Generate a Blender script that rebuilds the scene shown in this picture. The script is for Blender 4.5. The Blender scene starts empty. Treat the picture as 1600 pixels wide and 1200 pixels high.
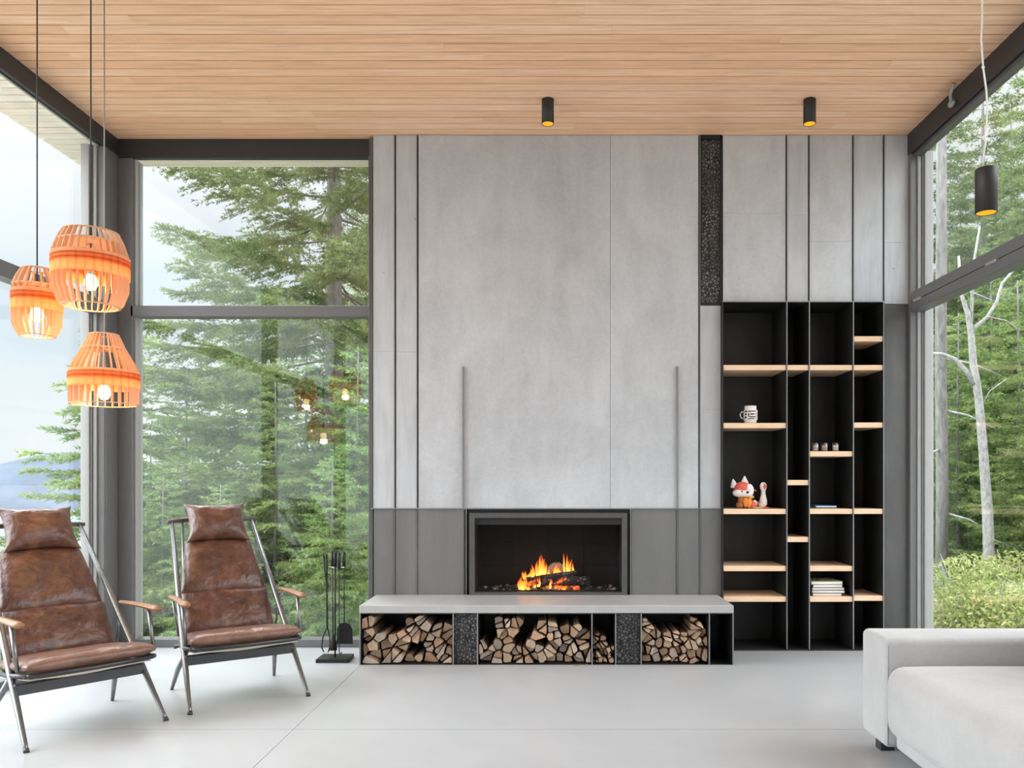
import bpy, bmesh, math, random
import numpy as np
from mathutils import Vector, Matrix

# ------------------------------------------------------------------ camera, sky, exposure
C = bpy.context.scene.collection
S = bpy.context.scene
EYE = 1.2
F = 1250.0                      # focal length in pixels of the 1600 x 1200 frame
cam_d = bpy.data.cameras.new('camera')
cam = bpy.data.objects.new('camera', cam_d); C.objects.link(cam)
cam.location = (0, 0, EYE); cam.rotation_euler = (math.pi/2, 0, 0)
cam_d.sensor_width = 36; cam_d.lens = 36*F/1600
cam_d.shift_x = -64/1600; cam_d.shift_y = 152/1600
cam_d.clip_start = 0.05; cam_d.clip_end = 9000
S.camera = cam

SKY_FRONT, SKY_BEHIND, SKY_TOP, SKY_LEFT, SKY_RIGHT, SKY_HIGH = 0.94, 1.1, 5.0, 14.6, 7.2, 26.0
world = bpy.data.worlds.new('overcast_sky'); S.world = world; world.use_nodes = True
wt = world.node_tree; wn = wt.nodes; wl = wt.links
bg = wn['Background']
def wmath(op, a, b=None, clamp=False):
    n = wn.new('ShaderNodeMath'); n.operation = op; n.use_clamp = clamp
    for i, v in enumerate((a, b)):
        if v is None: continue
        if isinstance(v, (int, float)): n.inputs[i].default_value = v
        else: wl.new(v, n.inputs[i])
    return n.outputs[0]
tc = wn.new('ShaderNodeTexCoord'); sx = wn.new('ShaderNodeSeparateXYZ'); wl.new(tc.outputs['Generated'], sx.inputs[0])
X_, Y_, Z_ = sx.outputs
behind = wmath('POWER', wmath('ADD', wmath('MULTIPLY', Y_, -0.75), 0.30, True), 1.5)
top = wmath('POWER', wmath('MAXIMUM', Z_, 0.0), 4.0)
def wlobe(dx, dy, dz, p):
    d = wmath('ADD', wmath('MULTIPLY', X_, dx), wmath('MULTIPLY', Y_, dy))
    return wmath('POWER', wmath('ADD', d, wmath('MULTIPLY', Z_, dz), True), p)
left = wlobe(-.84, -.14, .52, 8.0)
right = wlobe(.84, -.16, .51, 8.0)
high = wlobe(-.28, .60, .75, 40.0)
lob = wmath('MULTIPLY', behind, SKY_BEHIND)
for fac_, k_ in ((top, SKY_TOP), (left, SKY_LEFT), (right, SKY_RIGHT), (high, SKY_HIGH)): lob = wmath('ADD', lob, wmath('MULTIPLY', fac_, k_))  # bright patches added to the sky out of view, to light the room
below = wmath('SUBTRACT', 1.0, wmath('MULTIPLY', wmath('MULTIPLY', Z_, -4.0, True), 0.75))
def wscale(col, k):
    n = wn.new('ShaderNodeVectorMath'); n.operation = 'SCALE'
    if isinstance(col, tuple): n.inputs[0].default_value = col
    else: wl.new(col, n.inputs[0])
    if isinstance(k, (int, float)): n.inputs['Scale'].default_value = k
    else: wl.new(k, n.inputs['Scale'])
    return n.outputs[0]
nz = wn.new('ShaderNodeTexNoise'); nz.inputs['Scale'].default_value = 2.6; nz.inputs['Detail'].default_value = 5
mp = wn.new('ShaderNodeMapping'); mp.inputs['Scale'].default_value = (1, 1, 2.6); wl.new(tc.outputs['Generated'], mp.inputs[0]); wl.new(mp.outputs[0], nz.inputs['Vector'])
cr = wn.new('ShaderNodeValToRGB'); wl.new(nz.outputs[0], cr.inputs[0])
cr.color_ramp.elements[0].position = 0.36; cr.color_ramp.elements[0].color = (0.80, 0.90, 1.0, 1)
cr.color_ramp.elements[1].position = 0.66; cr.color_ramp.elements[1].color = (1.02, 1.04, 1.06, 1)
va = wn.new('ShaderNodeVectorMath'); va.operation = 'ADD'
wl.new(wscale(cr.outputs[0], SKY_FRONT), va.inputs[0]); wl.new(wscale((.97, 1.0, 1.055), lob), va.inputs[1])
wl.new(wscale(va.outputs[0], below), bg.inputs['Color']); bg.inputs['Strength'].default_value = 1.0

vs = S.view_settings
S.display_settings.display_device = 'sRGB'
vs.view_transform = 'Standard'; vs.look = 'None'; vs.gamma = 1; vs.use_curve_mapping = False
vs.exposure = 0.0
try:
    S.cycles.max_bounces = 10; S.cycles.diffuse_bounces = 6; S.cycles.transparent_max_bounces = 24
    S.cycles.use_denoising = True; S.cycles.sample_clamp_indirect = 6
except Exception: pass

def at(x, y, Y):                # photograph pixel at a chosen real distance -> point of the place
    return Vector(((x-864)*Y/F, Y, EYE-(y-752)*Y/F))
def ax(x, Y): return (x-864)*Y/F
def az(y, Y): return EYE-(y-752)*Y/F

# ------------------------------------------------------------------ materials
class NT:
    def __init__(s, name):
        s.m = bpy.data.materials.new(name); s.m.use_nodes = True
        s.t = s.m.node_tree; s.n = s.t.nodes; s.l = s.t.links; s.b = s.n['Principled BSDF']; s.out = s.n['Material Output']
    def new(s, typ, **kw):
        n = s.n.new('ShaderNode'+typ)
        for k, v in kw.items():
            if k in n.inputs.keys():
                n.inputs[k].default_value = v
            else: setattr(n, k, v)
        return n
    def put(s, node, inp, v):
        i = node.inputs[inp]
        if hasattr(v, 'links') or isinstance(v, bpy.types.NodeSocket): s.l.new(v, i)
        else: i.default_value = v
    def coord(s, kind='Object', scale=(1, 1, 1), rot=(0, 0, 0)):
        if kind == 'Position': o = s.new('NewGeometry').outputs['Position']
        else: o = s.new('TexCoord').outputs[kind]
        m = s.new('Mapping'); m.inputs['Scale'].default_value = scale; m.inputs['Rotation'].default_value = rot
        s.l.new(o, m.inputs[0]); return m.outputs[0]
    def noise(s, vec, scale, detail=4, rough=.55, dist=0):
        n = s.new('TexNoise', Scale=scale, Detail=detail, Roughness=rough, Distortion=dist); s.l.new(vec, n.inputs['Vector']); return n.outputs[0]
    def ramp(s, fac, stops):
        r = s.new('ValToRGB'); e = r.color_ramp.elements
        while len(e) < len(stops): e.new(.5)
        for k, (p, c) in enumerate(stops):
            e[k].position = p; e[k].color = (*c, 1) if len(c) == 3 else c
        s.l.new(fac, r.inputs[0]); return r.outputs[0]
    def mix(s, fac, a, b, mode='MIX'):
        n = s.new('Mix', data_type='RGBA', blend_type=mode)
        for i, v in ((0, fac), (6, a), (7, b)):
            if isinstance(v, bpy.types.NodeSocket): s.l.new(v, n.inputs[i])
            elif isinstance(v, (int, float)): n.inputs[i].default_value = v
            else: n.inputs[i].default_value = (*v, 1)
        return n.outputs[2]
    def math(s, op, a, b=0.0, clamp=False):
        n = s.new('Math', operation=op, use_clamp=clamp)
        for i, v in ((0, a), (1, b)):
            if isinstance(v, bpy.types.NodeSocket): s.l.new(v, n.inputs[i])
            else: n.inputs[i].default_value = v
        return n.outputs[0]
    def bump(s, h, strength, dist=.01):
        b = s.new('Bump', Strength=strength, Distance=dist); s.l.new(h, b.inputs['Height']); s.l.new(b.outputs[0], s.b.inputs['Normal'])
    def pr(s, color=None, rough=None, metal=None, **kw):
        if color is not None:
            if isinstance(color, bpy.types.NodeSocket): s.l.new(color, s.b.inputs['Base Color'])
            else: s.b.inputs['Base Color'].default_value = (*color, 1)
        if rough is not None:
            if isinstance(rough, bpy.types.NodeSocket): s.l.new(rough, s.b.inputs['Roughness'])
            else: s.b.inputs['Roughness'].default_value = rough
        if metal is not None: s.b.inputs['Metallic'].default_value = metal
        for k, v in kw.items(): s.b.inputs[k].default_value = v
        return s.m

def plain(name, col, rough=.5, metal=0, var=.08, scale=20):
    t = NT(name); v = t.coord('Object'); n = t.noise(v, scale)
    c = t.ramp(n, [(.3, tuple(x*(1-var) for x in col)), (.7, tuple(min(1, x*(1+var)) for x in col))])
    return t.pr(c, rough, metal)

def m_concrete():
    t = NT('cast_concrete'); v = t.coord('Position'); v2 = t.coord('Position', (2.5, 1, .5))
    big = t.noise(v, .9, 5, .6, .6); st = t.noise(v2, 3.0, 6, .65, .3); fine = t.noise(v, 40, 4, .6)
    c = t.ramp(big, [(.3, (.345, .358, .376)), (.5, (.442, .458, .48)), (.72, (.56, .58, .605))])
    c = t.mix(.35, c, t.ramp(st, [(.3, (.38, .394, .412)), (.75, (.575, .594, .618))]))
    c = t.mix(.10, c, t.ramp(fine, [(.3, (.3, .3, .3)), (.6, (.7, .7, .7))]))
    vo = t.new('TexVoronoi', Scale=9.0); t.l.new(t.coord('Position', (1, 1, .8)), vo.inputs['Vector'])
    pit = t.ramp(vo.outputs['Distance'], [(.02, (.45, .45, .45)), (.035, (1, 1, 1))])
    gate = t.ramp(t.noise(v, 1.7, 2), [(.60, (0, 0, 0)), (.68, (1, 1, 1))])
    c = t.mix(gate, c, t.mix(1.0, c, pit, 'MULTIPLY'))
    tr = t.noise(t.coord('Position', (2.2, 1, 1.2), (0, .6, 0)), 1.5, 8, .68, .8)
    c = t.mix(1.0, c, t.ramp(tr, [(.32, (.90, .90, .90)), (.5, (1, 1, 1)), (.7, (1.08, 1.08, 1.08))]), 'MULTIPLY')
    t.bump(t.mix(.5, st, tr), .22, .012)
    return t.pr(c, .62)
def m_board_concrete():
    t = NT('board_marked_concrete'); v = t.coord('Position', (3, 1, .35)); v0 = t.coord('Position')
    st = t.noise(v, 6, 7, .7, .5); big = t.noise(v0, 2.2, 4, .6, .4)
    c = t.ramp(st, [(.25, (.34, .352, .368)), (.5, (.47, .486, .508)), (.8, (.575, .594, .618))])
    c = t.mix(.4, c, t.ramp(big, [(.3, (.35, .362, .378)), (.7, (.535, .553, .577))]))
    vo = t.new('TexVoronoi', Scale=13.0); t.l.new(v0, vo.inputs['Vector'])
    pit = t.ramp(vo.outputs['Distance'], [(.05, (.3, .3, .3)), (.09, (1, 1, 1))])
    gate = t.ramp(t.noise(v0, 3.0, 2), [(.58, (0, 0, 0)), (.64, (1, 1, 1))])
    c = t.mix(gate, c, t.mix(1.0, c, pit, 'MULTIPLY'))
    t.bump(st, .25, .01)
    return t.pr(c, .65)
def m_steel_panel(name, lo, hi, rough=.42):
    t = NT(name); v = t.coord('Position', (2, 1, .6)); a = t.noise(v, 2.2, 6, .65, .5); b = t.noise(t.coord('Position'), 25, 3)
    c = t.ramp(a, [(.28, (lo,)*3), (.72, (hi, hi, hi*.99))])
    t.bump(b, .03, .004)
    return t.pr(c, rough, .35)
def m_perforated():
    t = NT('perforated_black_plate'); v = t.coord('Position', (1.25, 1.0, 1.0))
    vo = t.new('TexVoronoi', feature='DISTANCE_TO_EDGE', Scale=42.0, Randomness=1.0); t.l.new(v, vo.inputs['Vector'])
    holes = t.ramp(vo.outputs['Distance'], [(.10, (.012, .012, .013)), (.20, (.16, .16, .16))])
    big = t.ramp(t.noise(t.coord('Position'), 6, 2), [(.42, (0, 0, 0)), (.6, (1, 1, 1))])
    c = t.mix(big, t.mix(.55, holes, (.02, .02, .02)), holes)
    t.bump(vo.outputs['Distance'], .5, .01)
    return t.pr(c, .4, .3)
def m_floor():
    t = NT('polished_concrete_floor'); v = t.coord('Position'); a = t.noise(v, .7, 6, .62, .6); b = t.noise(v, 7, 5, .6)
    c = t.ramp(a, [(.3, (.345, .353, .362)), (.7, (.405, .413, .42))])
    c = t.mix(.12, c, t.ramp(b, [(.3, (.30, .30, .31)), (.7, (.5, .5, .51))]))
    r = t.math('ADD', t.math('MULTIPLY', b, .16), .24)
    return t.pr(c, r)
def m_planks(name, tones, rough=.5):
    t = NT(name); g = t.new('NewGeometry'); r = g.outputs['Random Per Island']
    v = t.coord('Position', (1.2, 22, 22)); 
    off = t.new('VectorMath', operation='ADD'); t.l.new(v, off.inputs[0])
    cm = t.new('CombineXYZ'); t.l.new(t.math('MULTIPLY', r, 60.0), cm.inputs[0]); t.l.new(t.math('MULTIPLY', r, 31.0), cm.inputs[1]); t.l.new(cm.outputs[0], off.inputs[1])
    gr = t.noise(off.outputs[0], 2.2, 6, .6, .6)
    base = t.ramp(r, [(0, tones[0]), (.5, tones[1]), (1, tones[2])])
    grain = t.ramp(gr, [(.3, (.80, .77, .74)), (.6, (1.04, 1.04, 1.03))])
    c = t.mix(1.0, base, grain, 'MULTIPLY')
    t.bump(gr, .05, .003)
    return t.pr(c, rough)
def m_wood(name, a, b, scale=(2, 20, 20), rough=.45):
    t = NT(name); v = t.coord('Object', scale); n = t.noise(v, 2.0, 6, .6, .8)
    c = t.ramp(n, [(.3, a), (.7, b)])
    return t.pr(c, rough)
def m_glass():
    t = NT('window_glass'); t.n.remove(t.b)
    lw = t.new('LayerWeight', Blend=.5); p = t.math('POWER', lw.outputs['Facing'], 5.0)
    fac = t.math('ADD', t.math('MULTIPLY', p, .9), .05)
    tr = t.new('BsdfTransparent', Color=(.985, .997, .991, 1)); gl = t.new('BsdfGlossy', Color=(.93, 1, .97, 1), Roughness=0.0)
    mx = t.new('MixShader'); t.l.new(fac, mx.inputs[0]); t.l.new(tr.outputs[0], mx.inputs[1]); t.l.new(gl.outputs[0], mx.inputs[2])
    t.l.new(mx.outputs[0], t.out.inputs[0]); return t.m
def m_clear(name, tint, refl=.08):
    t = NT(name); t.n.remove(t.b)
    lw = t.new('LayerWeight', Blend=.5); p = t.math('POWER', lw.outputs['Facing'], 3.0)
    fac = t.math('ADD', t.math('MULTIPLY', p, .6), refl)
    tr = t.new('BsdfTransparent', Color=(*tint, 1)); gl = t.new('BsdfGlossy', Color=(1, 1, 1, 1), Roughness=.03)
    mx = t.new('MixShader'); t.l.new(fac, mx.inputs[0]); t.l.new(tr.outputs[0], mx.inputs[1]); t.l.new(gl.outputs[0], mx.inputs[2])
    t.l.new(mx.outputs[0], t.out.inputs[0]); return t.m
def m_emit(name, col, strength):
    t = NT(name); t.n.remove(t.b); e = t.new('Emission', Color=(*col, 1), Strength=strength); t.l.new(e.outputs[0], t.out.inputs[0]); return t.m
def m_leather(name, lo, mid, hi):
    t = NT(name); v = t.coord('Object'); a = t.noise(v, 5.5, 6, .62, .7); b = t.noise(v, 30, 5, .65, .5)
    c = t.ramp(a, [(.26, lo), (.5, mid), (.76, hi)])
    c = t.mix(.22, c, t.ramp(b, [(.35, lo), (.7, hi)]))
    vo = t.new('TexVoronoi', feature='DISTANCE_TO_EDGE', Scale=7.0)
    wv = t.new('VectorMath', operation='ADD'); t.l.new(v, wv.inputs[0]); nn = t.new('TexNoise', Scale=6.0, Detail=3); t.l.new(v, nn.inputs['Vector'])
    sc = t.new('VectorMath', operation='SCALE'); t.l.new(nn.outputs['Color'], sc.inputs[0]); sc.inputs['Scale'].default_value = .25
    t.l.new(sc.outputs[0], wv.inputs[1]); t.l.new(wv.outputs[0], vo.inputs['Vector'])
    crease = t.ramp(vo.outputs['Distance'], [(0, (1, 1, 1)), (.05, (0, 0, 0))])
    c = t.mix(t.math('MULTIPLY', crease, .07), c, tuple(min(1, x*1.5) for x in hi))
    h = t.math('ADD', t.math('MULTIPLY', t.noise(v, 8, 3, .5, .35), 1.0), t.math('MULTIPLY', b, .12))
    t.bump(h, .65, .03)
    rg = t.math('ADD', t.math('MULTIPLY', b, .3), .20)
    return t.pr(c, rg)
def m_fabric(name, lo, hi):
    t = NT(name); v = t.coord('Object', (1, 1, 1)); a = t.noise(v, 4, 4, .6); w = t.new('TexVoronoi', Scale=260.0); t.l.new(v, w.inputs['Vector'])
    b = t.noise(t.coord('Object', (1, 1, 5)), 60, 3)
    c = t.ramp(a, [(.3, lo), (.7, hi)]); c = t.mix(.2, c, t.ramp(b, [(.3, tuple(x*.75 for x in lo)), (.7, hi)]))
    t.bump(w.outputs['Distance'], .25, .003)
    return t.pr(c, .9, **{'Sheen Weight': .3})
def m_needles(name, cols):
    t = NT(name); v = t.coord('Object'); oi = t.new('ObjectInfo')
    a = t.noise(v, 2.2, 4, .6); r = t.new('NewGeometry').outputs['Random Per Island']
    k = t.math('ADD', t.math('MULTIPLY', a, .75), t.math('MULTIPLY', r, .25))
    c = t.ramp(k, [(.30, cols[0]), (.5, cols[1]), (.68, cols[2])])
    hue = t.new('HueSaturation'); t.l.new(c, hue.inputs['Color']); t.l.new(t.math('ADD', t.math('MULTIPLY', oi.outputs['Random'], .03), .485), hue.inputs['Hue'])
    t.l.new(t.math('ADD', t.math('MULTIPLY', oi.outputs['Random'], .3), .85), hue.inputs['Value'])
    t.n.remove(t.b)
    d = t.new('BsdfDiffuse'); tl = t.new('BsdfTranslucent'); mx = t.new('MixShader'); mx.inputs[0].default_value = .35
    t.l.new(hue.outputs[0], d.inputs[0]); t.l.new(hue.outputs[0], tl.inputs[0]); t.l.new(d.outputs[0], mx.inputs[1]); t.l.new(tl.outputs[0], mx.inputs[2])
    t.l.new(mx.outputs[0], t.out.inputs[0]); return t.m
def m_bark(name, lo, hi, scale=(8, 8, 2)):
    t = NT(name); v = t.coord('Object', scale); n = t.noise(v, 3, 6, .7, .5); c = t.ramp(n, [(.3, lo), (.65, hi)]); t.bump(n, .6, .02); return t.pr(c, .85)
def m_endgrain(name, a, b, dark):
    t = NT(name); v = t.coord('Object'); oi = t.new('ObjectInfo')
    w = t.new('TexWave', wave_type='RINGS', rings_direction='Y', Scale=22.0, Distortion=3.0, Detail=3.0); t.l.new(v, w.inputs['Vector'])
    n = t.noise(v, 26, 5, .7, .5); big = t.noise(v, 9, 3, .6)
    c = t.ramp(n, [(.3, a), (.7, b)]); c = t.mix(.18, c, t.ramp(w.outputs[0], [(0, dark), (1, b)]))
    c = t.mix(t.math('MULTIPLY', t.ramp(big, [(.55, (0, 0, 0)), (.7, (1, 1, 1))]), .55), c, dark)
    t.bump(n, .4, .006)
    hs = t.new('HueSaturation'); t.l.new(c, hs.inputs['Color']); t.l.new(t.math('ADD', t.math('MULTIPLY', oi.outputs['Random'], .5), .66), hs.inputs['Value'])
    return t.pr(hs.outputs[0], .8)
def m_veneer(name, stops, transl, axis='Object'):
    t = NT(name); n = t.noise(t.coord('Object', (3, 3, 60)), 1.0, 4, .6, .2)
    g = t.new('SeparateXYZ'); t.l.new(t.new('TexCoord').outputs['Generated'], g.inputs[0])
    k = t.math('ADD', t.math('MULTIPLY', t.math('SUBTRACT', n, .5), .22), g.outputs[2])
    c = t.ramp(k, stops)
    t.n.remove(t.b); d = t.new('BsdfDiffuse'); tl = t.new('BsdfTranslucent'); mx = t.new('MixShader'); mx.inputs[0].default_value = transl
    t.l.new(c, d.inputs[0]); t.l.new(c, tl.inputs[0]); t.l.new(d.outputs[0], mx.inputs[1]); t.l.new(tl.outputs[0], mx.inputs[2])
    t.l.new(mx.outputs[0], t.out.inputs[0]); return t.m
def m_flame():
    t = NT('flame_light'); t.n.remove(t.b); tcn = t.new('TexCoord'); g = tcn.outputs['Generated']
    sp = t.new('SeparateXYZ'); t.l.new(g, sp.inputs[0])
    n = t.noise(t.coord('Object', (30, 30, 9)), 1.0, 3, .6, 1.0)
    h = t.math('ADD', sp.outputs[2], t.math('MULTIPLY', t.math('SUBTRACT', n, .5), .55))
    c = t.ramp(h, [(.05, (1, .58, .13)), (.4, (1, .33, .04)), (.8, (1, .13, .012))])
    e = t.new('Emission', Strength=2.6); t.l.new(c, e.inputs['Color']); tr = t.new('BsdfTransparent')
    a = t.ramp(h, [(.0, (.75,)*3), (.45, (.6,)*3), (.95, (.0,)*3)])
    mx = t.new('MixShader'); t.l.new(a, mx.inputs[0]); t.l.new(tr.outputs[0], mx.inputs[1]); t.l.new(e.outputs[0], mx.inputs[2]); t.l.new(mx.outputs[0], t.out.inputs[0]); return t.m
def m_char():
    t = NT('charred_log'); v = t.coord('Object'); vo = t.new('TexVoronoi', feature='DISTANCE_TO_EDGE', Scale=42.0); t.l.new(v, vo.inputs['Vector'])
    n = t.noise(v, 14, 4, .6)
    c = t.ramp(vo.outputs['Distance'], [(.02, (.01, .008, .007)), (.14, (.05, .045, .042)), (.3, (.26, .24, .23))])
    c = t.mix(t.ramp(n, [(.4, (0, 0, 0)), (.65, (1, 1, 1))]), (.02, .016, .014), c); t.bump(vo.outputs['Distance'], .8, .01)
    return t.pr(c, .85)
def m_ember():
    t = NT('glowing_ember'); v = t.coord('Object'); n = t.noise(v, 38, 4, .7); c = t.ramp(n, [(.42, (.02, .01, .008)), (.55, (1, .10, .01)), (.7, (1, .38, .05))])
    g = t.ramp(n, [(.44, (0, 0, 0)), (.62, (1, 1, 1))])
    t.l.new(c, t.b.inputs['Emission Color']); t.l.new(t.math('MULTIPLY', g, 2.2), t.b.inputs['Emission Strength'])
    return t.pr((.05, .03, .025), .9)

M = dict(
 concrete=m_concrete(), board=m_board_concrete(), slab=m_steel_panel('smooth_concrete_slab', .42, .50, .42),
 lowpanel=m_steel_panel('grey_steel_sheet', .15, .20), darkpanel=m_steel_panel('dark_steel_sheet', .075, .13),
 black=m_steel_panel('blackened_steel', .012, .030, .5), fin=m_steel_panel('raw_steel_edge', .20, .29, .35),
 perf=m_perforated(), floor=m_floor(), joint=plain('dark_joint', (.22, .22, .22), .8),
 ceil=m_planks('cedar_plank', ((.86, .525, .325), (.91, .58, .375), (.94, .635, .435))),
 soffit=m_planks('pale_soffit_plank', ((.86, .79, .70), (.88, .82, .74), (.90, .84, .77))),
 groove=plain('dark_board_gap', (.02, .014, .01), .9),
 frame=plain('charcoal_aluminium', (.15, .15, .153), .42, .2, .04), beam=plain('shaded_beam_steel', (.035, .035, .038), .45, .2, .04), stove=plain('stove_frame_steel', (.085, .085, .085), .45, .3), frame_lit=plain('lit_pale_aluminium', (.33, .328, .325), .45, .2, .03),  # beam: frame paint with shade in its colour; frame_lit: with daylight in it
 glass=m_glass(), white=plain('grey_plaster', (.55, .55, .55), .8, 0, .02),
 shelf=m_wood('pale_maple_shelf', (.70, .47, .30), (.82, .60, .41), (1.5, 18, 18)),
 leather=m_leather('worn_brown_leather', (.028, .012, .009), (.092, .035, .021), (.24, .118, .074)),
 leather_seat=m_leather('soft_brown_leather', (.10, .045, .030), (.17, .085, .058), (.26, .145, .105)),
 gun=plain('gunmetal', (.20, .20, .20), .36, .85, .15, 60), darkbar=plain('dark_gunmetal', (.055, .055, .056), .38, .6),
 oak=m_wood('oak_armrest', (.20, .095, .045), (.36, .19, .095), (14, 2, 14)), darkoak=m_wood('dark_walnut_rail', (.05, .035, .028), (.10, .075, .06)),
 web=plain('cream_webbing', (.62, .57, .47), .85),
 sofa=m_fabric('light_grey_weave', (.32, .318, .318), (.40, .398, .398)), sofadark=plain('black_plastic_foot', (.02, .02, .02), .5),
 iron=plain('black_iron', (.022, .022, .024), .42, .5), bristle=plain('dark_bristle', (.035, .03, .028), .9),
 blackpaint=plain('matte_black_paint', (.016, .014, .014), .5), 
 spot=m_emit('warm_spot_glow', (1.0, .47, .03), 1.15), bulb=m_emit('warm_bulb', (1.0, .72, .36), 9.0),
 slat=m_veneer('birch_slat', [(0, (.84, .55, .36)), (.5, (.80, .50, .31)), (1, (.86, .60, .42))], .18),
 band=m_veneer('striped_veneer_band', [(.0, (.92, .62, .34)), (.40, (.90, .54, .24)), (.50, (.80, .34, .12)), (.60, (.60, .15, .05)), (.72, (.78, .36, .15)), (.80, (.58, .16, .06)), (.90, (.88, .60, .38))], .6),
 cable=plain('black_cord', (.03, .03, .03), .6), wire=plain('white_cord', (.75, .74, .72), .5), socket=plain('chrome_socket', (.5, .5, .5), .2, .9),
 rope=plain('grey_cord', (.30, .31, .30), .6),
 firebrick=plain('sooty_firebrick', (.008, .007, .007), .95, 0, .3, 8), fireglass=m_clear('fire_glass', (.93, .92, .92), .006), flame=m_flame(), char=m_char(), ember=m_ember(), ash=plain('grey_ash', (.30, .29, .28), .95, 0, .4, 60),
 halfburnt=m_endgrain('scorched_wood', (.30, .22, .17), (.50, .42, .36), (.10, .07, .05)),
 end_tan=m_endgrain('tan_end_grain', (.32, .215, .135), (.58, .44, .31), (.12, .075, .045)),
 end_grey=m_endgrain('greyed_end_grain', (.27, .215, .17), (.50, .42, .35), (.11, .08, .055)),
 end_red=m_endgrain('reddish_end_grain', (.31, .175, .105), (.54, .35, .23), (.12, .065, .04)),
 bark=m_bark('firewood_bark', (.06, .04, .03), (.22, .14, .095)), splitwood=m_bark('split_wood_face', (.28, .17, .10), (.52, .36, .24), (20, 3, 20)),
 needles=m_needles('spruce_needles', ((.075, .115, .050), (.18, .255, .105), (.37, .45, .185))),
 needles2=m_needles('young_spruce_needles', ((.085, .145, .050), (.21, .30, .11), (.42, .50, .20))),
 trunk=m_bark('spruce_bark', (.08, .074, .072), (.24, .225, .215)), birch=m_bark('pale_birch_bark', (.17, .165, .155), (.38, .375, .36), (10, 10, 5)),
 leaf=m_needles('mixed_shrub_leaf', ((.16, .20, .07), (.34, .38, .14), (.60, .50, .28))),
 ground=plain('forest_floor', (.27, .25, .21), .95, 0, .5, 3), valley=plain('haze_tinted_valley', (.12, .155, .165), .95, 0, .25, .02),  # valley: bluish distance haze is put into the forest colour
 hill=plain('haze_tinted_mountain', (.05, .07, .105), .95, 0, .3, .012),  # blue-grey colour stands in for the haze in front of the ridge
)

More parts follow.
